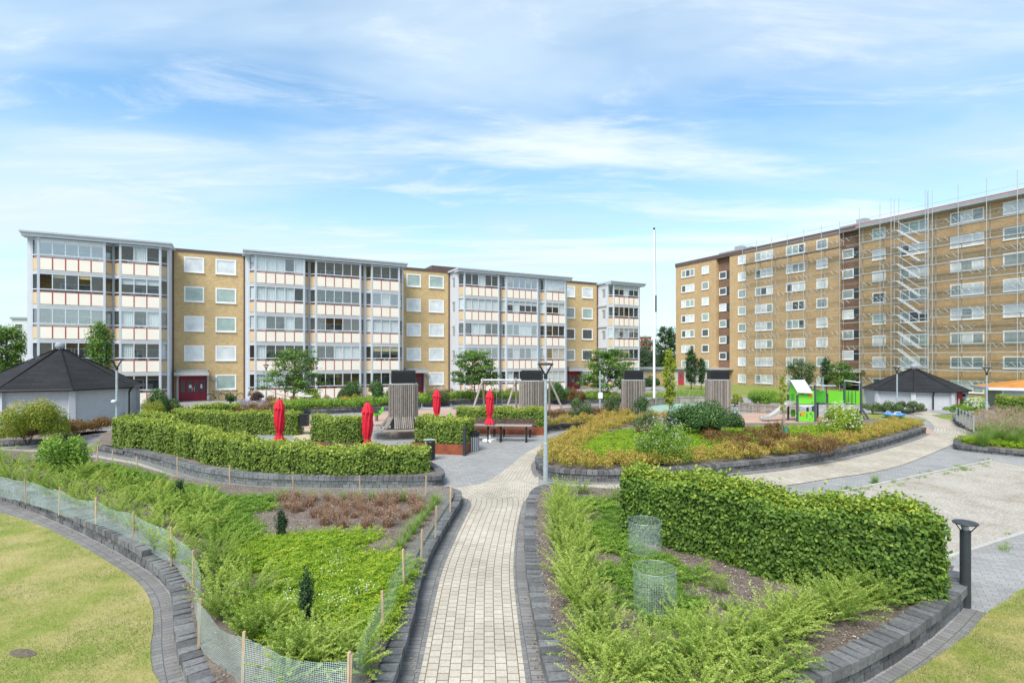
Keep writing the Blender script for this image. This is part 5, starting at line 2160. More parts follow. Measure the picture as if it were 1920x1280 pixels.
bush('shrub', 'low bronze shrub by the foot of the staked tree', 'shrub', 1452, 785, 815, 34, 'bronze', .3, 380, .06)
bush('shrub', 'wide green shrub behind the wooden fence', 'shrub', 1440, 726, 765, 76, 'low_green', 0, 260, .09, lumps=14)
bush('shrub', 'small lime shrub at the end of the wooden fence', 'shrub', 1378, 736, 762, 30, 'yellow_bush', 0, 300, .09)
for i, x in enumerate((1636, 1662, 1688, 1712)):
    bush('shrub', 'low grey green shrub in the row before the smaller shed', 'shrub', x, 749, 774, 36, 'olive_bush', .1, 300, .08, group='shrubs before the smaller shed')
bush('shrub', 'low green shrub by the red shed door', 'shrub', 1800, 757, 778, 54, 'low_green', 0, 300, .08)
bush('shrub', 'golden shrub at the foot of the lamp in the fountain grass', 'shrub', 1840, 762, 781, 34, 'yellow_bush', 0, 360, .07)
bush('hydrangea', 'white hydrangea in full bloom beside the smaller shed', 'shrub', 1830, 744, 776, 42, 'low_green', 0, 300, .08, flowers='flower_w', nf=420)
bush('shrub', 'dark green low shrub behind the hydrangea', 'shrub', 1812, 744, 768, 44, 'dark_bush', 0, 300, .09)
bush('shrub', 'round dark shrub between flagpole and low building', 'shrub', 1222, 703, 732, 34, 'tree_dark', 0, 200, .16)
bush('shrub', 'dark low bush in front of the first bicycle', 'shrub', 432, 733, 757, 22, 'dark_bush', 0, 300, .09)
# shrub border in front of the balconies
bd = mound_set('low_green', 3, .85, 1.0, .10, 1000)
bd2 = mound_set('spirea', 2, .8, .95, .09, 800)
bd3 = mound_set('bronze', 2, .8, 1.0, .09, 800)
for yy, kinds, n, lab, grp in ((-1, bd, 54, 'green arching shrub along the front of the balcony border', 'green shrubs along the balcony border'), (0, bd, 50, 'green arching shrub along the front of the balcony border', 'green shrubs along the balcony border')):
    P = resample([p + Vector((0, .6 + .8 * (yy + 1), 0)) for p in gp([(528, 783), (560, 777), (620, 776), (700, 771), (760, 768), (850, 759), (960, 757), (1060, 757), (1150, 757)])], n)
    for p in P:
        put('border_shrub', rnd.choice(kinds), (p.x + rnd.uniform(-.2, .2), p.y + rnd.uniform(-.2, .2), .28), rnd.uniform(0, 6), rnd.uniform(.8, 1.1), lab, 'shrub', grp)
for kinds, n, dy, lab, grp in ((bd2, 26, 3.0, 'yellowing shrub at the back of the balcony border', 'yellowing shrubs at the back of the balcony border'), (bd3, 22, 4.1, 'rusty shrub at the back of the balcony border', 'rusty shrubs at the back of the balcony border')):
    P = resample([p + Vector((-.25 * dy, dy, 0)) for p in gp([(500, 783), (560, 777), (620, 776), (700, 771), (760, 768), (850, 759), (960, 757), (1080, 757)])], n)
    for p in P:
        put('border_shrub', rnd.choice(kinds), (p.x + rnd.uniform(-.4, .4), p.y + rnd.uniform(-.3, .3), .28), rnd.uniform(0, 6), rnd.uniform(.8, 1.15), lab, 'shrub', grp)
for x, y in ((463, 786), (478, 787), (495, 786), (512, 784), (455, 778), (480, 776), (505, 774)):
    put('border_shrub', rnd.choice(bd3), G(x, y, .2), rnd.uniform(0, 6), rnd.uniform(.8, 1.0), 'golden brown shrub at the near end of the balcony border', 'shrub', 'golden brown shrubs at the end of the balcony border')
for x, y in ((310, 778), (325, 779), (338, 776)):
    put('border_shrub', rnd.choice(bd3), G(x, y, .2), rnd.uniform(0, 6), .8, 'rusty low shrub on the small wall near the red entrance', 'shrub', 'rusty shrubs on the small wall')
gtuft = [blades_mesh(26, .5, .03, .5, .5, 2)[:2] for _ in range(3)]
carpet('meadow_grass', 'rough grass slope beyond the curved wooden fence', 'grass', gp([(1205, 741), (1260, 737), (1330, 734), (1345, 744), (1300, 748), (1230, 750)]), .0, gtuft, .42, 'blade')
carpet('lavender', 'grey lavender at the foot of the brick wall', 'lavender', gp([(440, 758), (500, 757), (520, 762), (450, 766)]), .0, gtuft, .4, 'lavender')
# ornamental grasses on the right
ov = []
for _ in range(3):
    V, r, tip = blades_mesh(420, .95, .014, .42, .9, 4)
    o = quads_mesh('fountain_grass', V, 4, r, M['blade'])
    me = o.data
    bpy.data.objects.remove(o)
    k = 150
    a = npr.random(k) * 6.28
    q = np.abs(npr.normal(size=k)) * .42
    C0 = np.stack([np.cos(a) * q, np.sin(a) * q, .85 + .35 * npr.random(k) - .25 * q], 1)
    Vp = []
    for j in range(7):
        dd = np.stack([np.cos(a) * .5, np.sin(a) * .5, np.full(k, .8)], 1)
        Vp.append(leaf_quads(C0 + unit(dd) * (.022 * j), n3(k), .05, .016, D=unit(dd) + n3(k, .35)))
    mp_ = mesh_only('plume', np.concatenate(Vp), npr.random(k * 7), 'plume')
    ov.append((me, mp_))
gp_ = 'pink plumed fountain grasses'
for (x, y, s) in ((1842, 838, 1.0), (1872, 832, 1.1), (1900, 836, 1.0), (1850, 820, 1.05), (1885, 816, 1.1), (1915, 820, 1.0), (1838, 808, .85), (1865, 805, .95), (1900, 803, 1.0), (1930, 806, 1.0), (1940, 836, 1.0)):
    me, mp_ = ov[rnd.randrange(3)]
    o = put('fountain_grass', me, G(x, y, .22), rnd.uniform(0, 6), s, 'fountain grass with pink plumes in the bed beside the gravel court', 'grass', gp_)
    c = bpy.data.objects.new('plume', mp_)
    COL.objects.link(c)
    c.parent = o
carpet('ground_cover', 'low lime cover along the edge of the fountain grass bed', 'ground cover', wz([(1812, 824), (1803, 829), (1850, 834), (1920, 841), (2050, 853), (2050, 838), (1930, 831), (1850, 825)], .22), .22, limeb, .22, 'feather_y', .8, 1.2)
lv = [blades_mesh(40, .5, .02, .35, .3, 2)[:2] for _ in range(2)]
carpet('lavender', 'lavender haze behind the clear sheet fence', 'lavender', gp([(1822, 806), (1835, 797), (1850, 800), (1850, 812), (1835, 815)]), .22, lv, .25, 'lavender')
put('grass_tuft', tv[0], G(1640, 906), 0, .8, 'bright weed tuft growing at the kerb of the gravel court', 'grass')
wv = [mesh_only('weed', *blades_mesh(30, .10, .008, .6, .5, 2)[:2], 'blade') for _ in range(2)]
for i in range(60):
    t = rnd.random()
    p = GA.lerp(GB, t) if rnd.random() < .6 else GD.lerp(GC, t)
    put('weed', wv[i % 2], (p.x + rnd.gauss(0, .12), p.y - abs(rnd.gauss(.12, .2)) if rnd.random() < .7 else p.y + .2, .012), rnd.uniform(0, 6), rnd.uniform(.6, 1.4), 'small weed sprouting in the gravel by its kerb', 'weed', 'weeds along the gravel kerb')

# lawn blades on the near lawns
for poly, nm in ((LAWN_L, 'blades of the half dry front lawn'), (LAWN_R, 'blades of the half dry other front lawn')):
    a = np.array([[p.x, p.y] for p in poly])
    n = 320000
    lo, hi = a.min(0), a.max(0)
    lo = np.maximum(lo, [-14, 5.2])
    hi = np.minimum(hi, [12, 16.5])
    q = lo + npr.random((n, 2)) * (hi - lo)
    q = q[inside(q + npr.normal(size=q.shape) * .035, poly)]
    dist = np.hypot(q[:, 0], q[:, 1])
    q = q[npr.random(len(q)) < np.clip((9.0 / dist) ** 1.2, .2, 1)]
    n = len(q)
    v = vnoise(q * .8) + .7 * vnoise(q * 2.1 + 7) + .5 * vnoise(q * 5.0 + 3) + .35 * vnoise(q * 12)
    r = np.clip(.46 + .30 * v + .14 * npr.normal(size=n), 0, 1)
    az = npr.random(n) * 6.28
    h = .012 + .022 * npr.random(n) + .03 * (npr.random(n) < .06)
    sd = np.stack([np.cos(az), np.sin(az), np.zeros(n)], 1) * .0026
    ln = np.stack([npr.normal(size=n) * .016, npr.normal(size=n) * .016, h], 1)
    B = np.concatenate([q, np.full((n, 1), .012)], 1)
    V = np.stack([B - sd, B + sd, B + ln], 1)
    c = q.mean(0)
    V -= np.array([c[0], c[1], 0])
    tag(quads_mesh('grass', V, 3, r, M['lawn_blade'], loc=(c[0], c[1], 0)), nm, 'grass', kind='stuff')


# trees
def tree(name, label, x, D, ytop, ybot, wpx, mat, n, leaf, shape='round', z0=0.0, trunk=.09, bark='bark', clumps=26, spread=.30, group=None, lean=0.0):
    p = at(x, D, z0)
    zt_, zb = zat(ytop, D) - z0, zat(ybot, D) - z0
    rx = wpx * D / F / 2
    H = zt_ - zb
    root = thing(name, label, 'tree', p, 0, group)
    m = MB()
    top = zb + H * (.85 if shape != 'layer' else .75)
    tp = [Vector((lean * i / 6 + rnd.uniform(-.02, .02) * (i > 0), rnd.uniform(-.02, .02) * (i > 0), top * i / 6)) for i in range(7)]
    m.tube(tp, [trunk * (1.25 if i == 0 else 1 - .13 * i) for i in range(7)], 8)
    cl = []
    for i in range(clumps):
        u = (i + .5) / clumps
        a = i * 2.399 + rnd.uniform(-.4, .4)
        if shape == 'column':
            z = zb + H * (.04 + .92 * u)
            rr = rx * (.35 + .65 * math.sin(math.pi * min(1, .12 + .80 * (1 - u)))) * rnd.uniform(.35, .8)
            if u > .9:
                rr *= .3
            cr = rx * rnd.uniform(.36, .55)
        elif shape == 'layer':
            z = zb + H * (.05 + .88 * u)
            rr = rx * (1.05 - .60 * u ** 1.8) * (rnd.uniform(.25, .8) if i % 2 else rnd.uniform(.8, 1.05)) * (.72 if u < .10 else 1)
            cr = rx * rnd.uniform(.28, .42)
        else:
            z = zb + H * (.10 + .8 * u)
            rr = rx * math.sqrt(max(.08, 1 - (2 * (.12 + .76 * u) - 1) ** 2)) * rnd.uniform(.3, .82)
            cr = rx * rnd.uniform(.26, .42)
        cl.append((Vector((rr * math.cos(a) + lean * z / max(zt_, .1), rr * math.sin(a), z)), cr))
    for c, cr in cl:
        s = max(.25 * zb + .1, min(c.z - .35 * math.hypot(c.x, c.y) - .1, top - .05))
        b = Vector((lean * s / max(zt_, .1), 0, s))
        m.tube([b, b.lerp(c, .5) + Vector((0, 0, -.06 * rx)), c], [trunk * .38, trunk * .22, trunk * .08], 5)
    m.build('trunk', M[bark], root, smooth=True)
    per = n // clumps
    Vs, rs = [], []
    for c, cr in cl:
        k = int(per * rnd.uniform(.75, 1.25))
        d = unit(n3(k)) * (npr.random((k, 1)) ** .45)
        sc = np.array([1.1, 1.1, .30 if shape == 'layer' else .78]) * cr
        if shape == 'column':
            sc = np.array([1, 1, 1.25]) * cr
        C = np.array(c) + d * sc * (1 + .25 * npr.normal(size=(k, 1)))
        N = d + np.array([0, 0, .7]) + n3(k, .5)
        L = leaf * (.7 + .6 * npr.random(k))
        Vs.append(leaf_quads(C, N, L, L * .55))
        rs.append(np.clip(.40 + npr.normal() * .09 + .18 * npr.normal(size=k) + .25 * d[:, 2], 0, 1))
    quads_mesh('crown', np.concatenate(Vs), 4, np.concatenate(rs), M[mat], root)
    return root


tree('broadleaf_tree', 'large bushy tree beside the far end of the shed roof', 12, 46, 604, 706, 76, 'tree', 9000, .17, clumps=34, trunk=.16)
tree('columnar_tree', 'slim dense tree rising behind the large shed roof', 187, 42.5, 606, 702, 52, 'tree', 6500, .15, 'column', clumps=30, trunk=.10)
tree('young_tree', 'flat layered tree before the second balcony tower, near the white box', 549, 44, 650, 737, 104, 'tree', 6800, .16, 'layer', trunk=.085, clumps=44, lean=.25)
tree('young_tree', 'layered open tree between the second entrance and the timber swing', 890, 47, 654, 722, 84, 'tree', 6800, .17, 'layer', trunk=.075, clumps=36)
tree('young_tree', 'layered tree behind the lamp with the white sign', 1138, 50, 652, 730, 98, 'tree', 9500, .18, 'layer', trunk=.08, clumps=40, lean=.2)
tree('columnar_tree', 'taller dark tree of the pair by the low building', 1296, 72, 655, 718, 27, 'tree_dark', 4200, .19, 'column', trunk=.08)
tree('columnar_tree', 'shorter dark tree of the pair by the low building', 1315, 72, 672, 718, 18, 'tree_dark', 2600, .18, 'column', trunk=.07)
tree('young_tree', 'slender yellow green tree growing beside the white flagpole', 1255, 33, 655, 762, 26, 'tree_yellow', 4200, .12, 'column', z0=.3, trunk=.035, bark='bark_pale', clumps=26)
tree('broadleaf_tree', 'olive green tree behind the roof of the playhouse', 1503, 58, 673, 735, 60, 'olive_bush', 4800, .17, trunk=.10)
tree('columnar_tree', 'small dark tree between two rounder trees before the scaffolding', 1549, 60, 672, 722, 24, 'tree_dark', 2200, .17, 'column', trunk=.07)
tree('broadleaf_tree', 'light green tree in front of the brown stair recess', 1577, 58, 675, 728, 48, 'tree', 3400, .16, trunk=.09)
tree('young_tree', 'thin young tree tied to a stake in the large bed', 1467, 31, 702, 776, 18, 'tree_yellow', 900, .10, 'column', z0=.3, trunk=.02, bark='bark_pale', clumps=14)
for i, (x, D, yt, w, mt, lb) in enumerate(((1216, 150, 628, 52, 'tree_far', 'grey green tree below the distant red building'), (1247, 118, 603, 40, 'tree_dark', 'tall dark tree against the end of the tall building'), (1264, 128, 612, 36, 'tree_dark', 'dark tree half hidden behind the tall building'),
                                            (1232, 135, 655, 44, 'tree_far', 'lower grey green tree beside the flagpole'), (1206, 140, 648, 34, 'tree_far', 'pale tree just beyond the last balcony tower'))):
    tree('broadleaf_tree', lb, x, D, yt, 712, w, mt, 6000, .34, trunk=.25, clumps=36)
tree('broadleaf_tree', 'tree standing beyond the big bushy tree', -70, 60, 615, 700, 90, 'tree', 4000, .2, trunk=.16, clumps=26)

# ------------------------------------------------------------------ lamps, flagpole, bollards
def lamp(label, x, D, ytop, ybase=None, z0=0.0, rz=0.0, sign=False, camera=False, arms=2, head=.24):
    p = at(x, D, z0)
    h = zat(ytop, D) - z0
    o = thing('lamp_post', label, 'lamp post', p, rz)
    pole = h - .48
    m = MB()
    m.tube([(0, 0, 0), (0, 0, min(1.15, pole * .4)), (0, 0, min(1.17, pole * .4 + .02)), (0, 0, pole)], [.075, .075, .052, .045], 12)
    m.build('pole', M['lamp_grey'], o, smooth=False)
    m = MB()
    m.lathe([(.055, -.02), (.06, .04), (.05, .14), (.02, .15)], (0, 0, pole), 10)
    for s in (-1, 1):
        m.tube([(s * .02, 0, pole + .10), (s * .10, 0, pole + .24), (s * (head - .02), 0, h - .05)], [.03, .026, .02], 6)
    m.build('bracket', M['black'], o)
    m = MB()
    m.lathe([(head - .09, -.035), (head, -.03), (head + .015, 0), (head - .01, .03), (head - .10, .04), (.02, .05)], (0, 0, h - .04), 24)
    hd = m.build('lamp_head', M['anthracite'], o)
    m = MB()
    m.lathe([(.02, -.038), (head - .10, -.040), (head - .095, -.03)], (0, 0, h - .04), 24)
    m.build('lens', M['lamp_glass'], hd)
    if sign:
        m = MB()
        m.box2((-.15, -.09, 1.28), (.15, -.075, 1.68))
        m.build('sign', M['white'], o)
    if camera:
        m = MB()
        m.lathe([(.02, 0), (.09, .02), (.10, .08), (.03, .12)], (-.13, 0, 1.95), 10)
        m.build('bracket_box', M['white'], o)
    return o


lamp('tall grey lamp post at the fork of the pale path', 1023, 16.75, 680, z0=.24, rz=.35)
lamp('grey lamp post standing at the shed end of the long low hedge', 219, 23.2, 672, rz=1.2, camera=True, z0=.2)
lamp('grey lamp post with a white sign on its pole', 1125, 34.8, 680, rz=.2, sign=True, z0=.2)
lamp('slim lamp post before the second balcony tower, half hidden by a tree', 499, 47, 683, rz=.9)
lamp('slim lamp post behind the layered tree near the timber swing', 864, 48, 685, rz=.5)
lamp('slim lamp post in front of the smaller shed', 1682, 40.3, 688, rz=.3)
lamp('grey lamp post in the fountain grass bed', 1850, 33.5, 688, rz=.1, z0=.2)
lamp('slim lamp post among the trees before the scaffolding', 1543, 56, 697, rz=.1)

D = 4020 / 83
fp = thing('flagpole', 'tall white flagpole standing beyond the yellow green tree', 'flagpole', at(1226.5, D), 0)
h = zat(431, D)
m = MB()
m.tube([(0, 0, 0), (0, 0, h)], [.12, .045], 14)
m.build('pole', M['white'], fp)
m = MB()
m.lathe([(.02, 0), (.09, .05), (.11, .12), (.08, .19), (.01, .22)], (0, 0, h), 12)
m.build('finial', M['wood_brown'], fp)
m = MB()
m.tube([(.16, -.02, 1.3), (.20, -.02, h * .55), (.09, -.02, h - .05)], .012, 4)
m.build('halyard', M['anthracite'], fp)
m = MB()
m.box2((.10, -.06, 8.3), (.22, .02, 9.8))
m.build('pennant', M['anthracite'], fp)


def bollard(label, p, h, r, head=True):
    o = thing('bollard_light', label, 'bollard light', p)
    m = MB()
    m.lathe([(r * 1.02, 0), (r * 1.02, .22), (r, .225), (r, h - .10), (r * .95, h - .09), (.01, h - .088)], (0, 0, 0), 20)
    m.build('post', M['anthracite'], o)
    if head:
        m = MB()
        m.lathe([(.17, h + .02), (.175, h + .03), (.16, h + .045), (.05, h + .055), (.01, h + .057)], (0, 0, 0), 28)
        m.lathe([(.01, h + .012), (.12, h + .012), (.17, h + .019)], (0, 0, 0), 28)
        for k in range(4):
            a = k * math.pi / 2 + .5
            m.tube([(r * .9 * math.cos(a), r * .9 * math.sin(a), h - .11), (.155 * math.cos(a), .155 * math.sin(a), h + .02)], .008, 5)
        m.build('lamp_head', M['anthracite'], o)
        m = MB()
        m.lathe([(.035, h - .10), (.05, h - .03), (.03, h + .01)], (0, 0, 0), 14)
        m.build('lens', M['lamp_glass'], o)
    return o


bollard('dark bollard light with a flat disc head at the end of the curving block wall', G(1810, 1137), 1.33, .073)
bollard('dark round bollard in front of the rusty planter', G(871, 854), 1.24, .075, False)


# ------------------------------------------------------------------ netting on stakes
def net_fence(label, stakes, h, mat, z0, sag=.10):
    """stakes: world points; one stake per point, net hung between them."""
    c = stakes[len(stakes) // 2]
    loc = Vector((c.x, c.y, z0))
    o = thing('netting_fence', label, 'netting', loc)
    for p in stakes:
        m = MB()
        t = Vector((rnd.uniform(-.03, .03), rnd.uniform(-.03, .03), h + rnd.uniform(-.03, .05)))
        q = p - loc
        q.z = 0
        m.bar(q + Vector((0, 0, -.05)), q + t, .030, .030)
        m.build('post', M['wood_new'], o)
    m = MB()
    u = 0
    prev = None
    for i in range(len(stakes) - 1):
        a, b = stakes[i] - loc, stakes[i + 1] - loc
        d = (b - a)
        L = d.length
        n = Vector((-d.y, d.x, 0)).normalized()
        k = 10
        bow = rnd.uniform(-.5, .7) * sag
        for j in range(k + (1 if i == len(stakes) - 2 else 0)):
            t = j / k
            w = math.sin(math.pi * t)
            base = a.lerp(b, t) + n * (bow * w * .4)
            col = []
            zs = 5
            for q in range(zs + 1):
                v = q / zs
                pt = base + n * (w * bow * (v - .3) + .02 * math.sin(7 * t + 3 * v + i))
                col.append((pt.x, pt.y, v * (h - .05 - .07 * w)))
            uu = u + L * t
            if prev is not None:
                for q in range(zs):
                    s = len(m.v)
                    m.v += [prev[1][q], col[q], col[q + 1], prev[1][q + 1]]
                    m.face((s, s + 1, s + 2, s + 3), ((prev[0], prev[1][q][2]), (uu, col[q][2]), (uu, col[q + 1][2]), (prev[0], prev[1][q + 1][2])))
            prev = (uu, col)
        u += L
    m.build('netting', M[mat], o)
    return o


nL = gp([(-190, 903), (-70, 918), (-5, 928), (49, 940), (111, 961), (180, 985), (249, 1013), (321, 1053), (364, 1098), (372, 1205), (455, 1285), (653, 1340)], .32)
net_fence('green netting on pale wooden stakes along the netted lawn wall', nL, .62, 'net_green', .30)
nR = gp([(653, 1342), (719, 1192), (758, 1102), (790, 1050), (816, 1003), (844, 955)], .30)
net_fence('green netting on pale stakes along the pale path', nR, .62, 'net_green', .28)
nB = gp([(844, 953), (797, 931), (675, 930), (549, 921), (431, 905), (332, 890), (257, 884), (210, 875), (182, 866)], .26)
net_fence('sparse netting on pale stakes below the curved hedge wall', nB, .56, 'net_thin', .24)
cf = thing('sheet_fence', 'clear corrugated sheet fence on white posts by the lavender', 'fence', G(1806, 806, .3))
pts = [p - G(1806, 806, .3) for p in gp([(1794, 790), (1800, 793), (1806, 797), (1812, 801), (1819, 805), (1826, 809)], .3)]
for i, p in enumerate(pts):
    m = MB()
    m.box((p.x, p.y, .42), (.05, .04, .84), .3)
    m.build('post', M['galv'], cf)
m = MB()
for a, b in zip(pts[:-1], pts[1:]):
    m.bar(a + Vector((0, 0, .42)), b + Vector((0, 0, .42)), .02, .74)
m.build('sheet', glassmat('clear_sheet', .35, (.8, .84, .86)), cf)


def cage(label, x, ybase, ytop, w):
    D = F * (CH - .24) / (ybase - HY)
    h = zat(ytop, D) - .24
    r = w * D / F / 2
    o = thing('wire_cage', label, 'wire cage', at(x, D, .24))
    m = MB()
    k = 48
    for i in range(k):
        a, b = 2 * math.pi * i / k, 2 * math.pi * (i + 1) / k
        s = len(m.v)
        rj = lambda t: r * (1 + .02 * math.sin(3 * t + x))
        m.v += [(rj(a) * math.cos(a), rj(a) * math.sin(a), 0), (rj(b) * math.cos(b), rj(b) * math.sin(b), 0), (rj(b) * math.cos(b), rj(b) * math.sin(b), h), (rj(a) * math.cos(a), rj(a) * math.sin(a), h)]
        m.face((s, s + 1, s + 2, s + 3), ((a * r, 0), (b * r, 0), (b * r, h), (a * r, h)))
    m.build('netting', M['net_wire'], o)
    m = MB()
    ring = [(r * 1.01 * math.cos(t * math.pi / 12), r * 1.01 * math.sin(t * math.pi / 12), h) for t in range(25)]
    m.tube(ring, .0022, 4, False)
    m.build('top_wire', M['galv'], o)
    return o


cage('wire mesh cylinder close to the glossy hedge, farther of the two', 1208, 1042, 975, 62)
cage('larger wire mesh cylinder round a pale young plant, nearer of the two', 1227, 1152, 1064, 80)
put('young_plant', mesh_only('young_plant', *bush_mesh(.2, .2, .5, 500, .045, lumps=7), 'olive_bush'), G(1232, 1150, .24), 0, 1.0, 'pale young plant growing inside the larger wire cylinder', 'plant')

# ------------------------------------------------------------------ red parasols
V_ = []


def parasol(label, x, D, rz=0.0, lean=0.0):
    o = thing('parasol', label, 'parasol', at(x, D), rz)
    m = MB()
    m.tube([(0, 0, .08), (0, 0, 2.50)], .024, 8)
    m.build('pole', M['wood_new'], o)
    m = MB()
    m.box((0, 0, .055), (.5, .5, .11), .2)
    m.lathe([(.06, 0), (.05, .12), (.035, .2)], (0, 0, .11), 10)
    m.build('base', M['white'], o)
    m = MB()
    m.lathe([(.03, 0), (.035, .03), (.012, .07)], (0, 0, 2.5), 8)
    m.build('finial', M['anthracite'], o)
    prof = [(2.50, .035), (2.42, .08), (2.30, .135), (2.16, .165), (1.95, .155), (1.7, .16), (1.45, .145), (1.26, .10), (1.18, .085), (1.10, .11), (.98, .165), (.87, .20)]
    m = MB()
    seg = 40
    nf = 8
    b = 0
    for i, (z, r) in enumerate(prof):
        for k in range(seg):
            a = 2 * math.pi * k / seg
            tw = a + (2.5 - z) * .55
            fold = .5 + .5 * math.cos(nf * tw)
            amp = .12 if i < 2 else .42
            rr = 1.30 * r * (1 - amp * (1 - fold ** .7)) * (1 + .05 * math.sin(3 * a + z * 5))
            zz_ = z - (.05 * fold if i == len(prof) - 1 else 0)
            m.v.append((rr * math.cos(a) + lean * (z - 2.5) * .05, rr * math.sin(a), zz_))
    for i in range(len(prof) - 1):
        for k in range(seg):
            k2 = (k + 1) % seg
            m.face((i * seg + k, (i + 1) * seg + k, (i + 1) * seg + k2, i * seg + k2))
    cv = m.build('canopy', M['parasol'], o, smooth=True)
    m = MB()
    for k in range(seg):
        a, a2 = 2 * math.pi * k / seg, 2 * math.pi * (k + 1) / seg
        f1, f2 = .5 + .5 * math.cos(nf * a), .5 + .5 * math.cos(nf * a2)
        s = len(m.v)
        r0, r1 = .06, .225
        m.v += [(r0 * math.cos(a), r0 * math.sin(a), 2.47), (r0 * math.cos(a2), r0 * math.sin(a2), 2.47), (r1 * (.7 + .3 * f2) * math.cos(a2), r1 * (.7 + .3 * f2) * math.sin(a2), 2.17 - .03 * f2), (r1 * (.7 + .3 * f1) * math.cos(a), r1 * (.7 + .3 * f1) * math.sin(a), 2.17 - .03 * f1)]
        m.face((s, s + 3, s + 2, s + 1))
    m.build('vent_cap', M['parasol'], cv, smooth=True)
    m = MB()
    m.lathe([(.108, -.02), (.114, 0), (.108, .02)], (0, 0, 1.18), 16)
    m.build('strap', M['parasol'], cv)
    return o


parasol('folded red parasol standing between the middle hedge and the long hedge', 524, 20.4, .3)
parasol('folded red parasol in front of the wooden ventilation tower with a bench', 689, 18.9, 1.0)
parasol('folded red parasol behind the small planter hedge', 819, 27.0, 1.8)
parasol('folded red parasol between the two picnic tables on a white foot', 918, 26.3, 2.4)

# ------------------------------------------------------------------ wooden ventilation towers
def tower(label, x, D, rz, w, zs, zt_, bench=False, flare=False):
    o = thing('ventilation_tower', label, 'ventilation tower', at(x, D), rz)
    hw = w / 2
    m = MB()
    c = hw * .30
    oct_ = [(-hw + c, -hw), (hw - c, -hw), (hw, -hw + c), (hw, hw - c), (hw - c, hw), (-hw + c, hw), (-hw, hw - c), (-hw, -hw + c)]
    ins = [(a * .90, b * .90) for a, b in oct_]
    m.prism(ins, 0, zs - .03)
    m.build('core', M['anthracite'], o)
    m = MB()
    for i in range(8):
        a, b = Vector((*oct_[i], 0)), Vector((*oct_[(i + 1) % 8], 0))
        L = (b - a).length
        n = max(2, int(L / .094))
        d = (b - a).normalized()
        nr = Vector((d.y, -d.x, 0))
        for k in range(n):
            p = a.lerp(b, (k + .5) / n)
            ang = math.atan2(d.y, d.x)
            z1 = zs + rnd.uniform(-.008, .008)
            if flare:
                zb = 1.05
                m.box((p.x, p.y, (zb + z1) / 2), (.055, .075, z1 - zb), ang)
                m.bar((p.x, p.y, zb), (p.x + nr.x * .45, p.y + nr.y * .45, .50), .055, .075)
            else:
                m.box((p.x, p.y, z1 / 2), (.055, .075, z1), ang)
    m.build('slat_cladding', M['wood_grey'], o)
    if flare:
        s = MB()
        n = 18
        for k in range(2 if bench else 0):
            pass
        for i in range(8):
            a, b = Vector((*oct_[i], 0)), Vector((*oct_[(i + 1) % 8], 0))
            d = (b - a).normalized()
            for j in range(4):
                f = 1.0 + (.42 + .155 * j) / hw
                p, q = a * f, b * f
                s.bar((p.x, p.y, .45), (q.x, q.y, .45), .11, .05)
        s.build('bench_seat', M['wood_grey'], o)
        s = MB()
        s.prism([(a * 1.25, b * 1.25) for a, b in oct_], 0, .34)
        s.build('bench_base', M['wood_grey'], o)
    m = MB()
    m.prism([(a * 1.0, b * 1.0) for a, b in oct_], zs + .002, zs + .05)
    m.build('collar', M['galv'], o)
    m = MB()
    bw = hw * .85
    m.prism([(-bw, -bw), (bw, -bw), (bw, bw), (-bw, bw)], zs + .052, zt_)
    bx = m.build('hood', M['black'], o)
    m = MB()
    for k in range(7):
        z = zs + .12 + k * (zt_ - zs - .2) / 7
        m.box((0, -bw - .008, z), (bw * 1.9, .014, .03))
        m.box((-bw - .008, 0, z), (.014, bw * 1.9, .03))
    m.build('louvre', M['black'], bx)
    return o


tower('grey larch ventilation tower flaring into a slatted bench', 756, 28.2, R(14), 1.42, 2.72, 3.43, True, True)
tower('grey larch ventilation tower between the timber swing and the lamp at the path fork', 998, 32.3, R(-8), 1.42, 2.72, 3.36)
tower('grey larch ventilation tower with a climbing shrub, close to the flagpole', 1187, 35.5, R(-8), 1.42, 2.64, 3.3)
tower('grey larch ventilation tower beyond the flagpole behind dark evergreens', 1346, 37.0, R(-8), 1.42, 2.60, 3.28)


# ------------------------------------------------------------------ rusty planters, benches, tables, bins
def planter(label, pts, h):
    """Open corten box: four steel sides with soil a little below the rim."""
    o = thing('planter', label, 'planter', pts[0])
    q = [p - pts[0] for p in pts]
    m = MB()
    n = len(q)
    for i in range(n):
        a, b = q[i], q[(i + 1) % n]
        m.bar((a.x, a.y, h / 2), (b.x, b.y, h / 2), .02, h)
    m.build('steel_side', M['corten'], o)
    m = MB()
    m.poly([(p.x, p.y, 0) for p in q], h - .05)
    m.build('soil', M['soil'], o)
    return o


def quad(a, b, depth):
    d = (b - a).normalized()
    n = Vector((-d.y, d.x, 0))
    return [a, b, b + n * depth, a + n * depth]


planter('rusty steel planter under the small hedge beside the dark bollard', quad(G(770, 849), G(870, 853), 1.4), .44)
planter('rusty steel planter under the square hedge between two parasols', quad(G(576, 848), G(674, 853), .9), .44)
planter('long rusty steel planter behind the picnic tables', quad(G(850, 812), G(1022, 815.5), .95), .43)


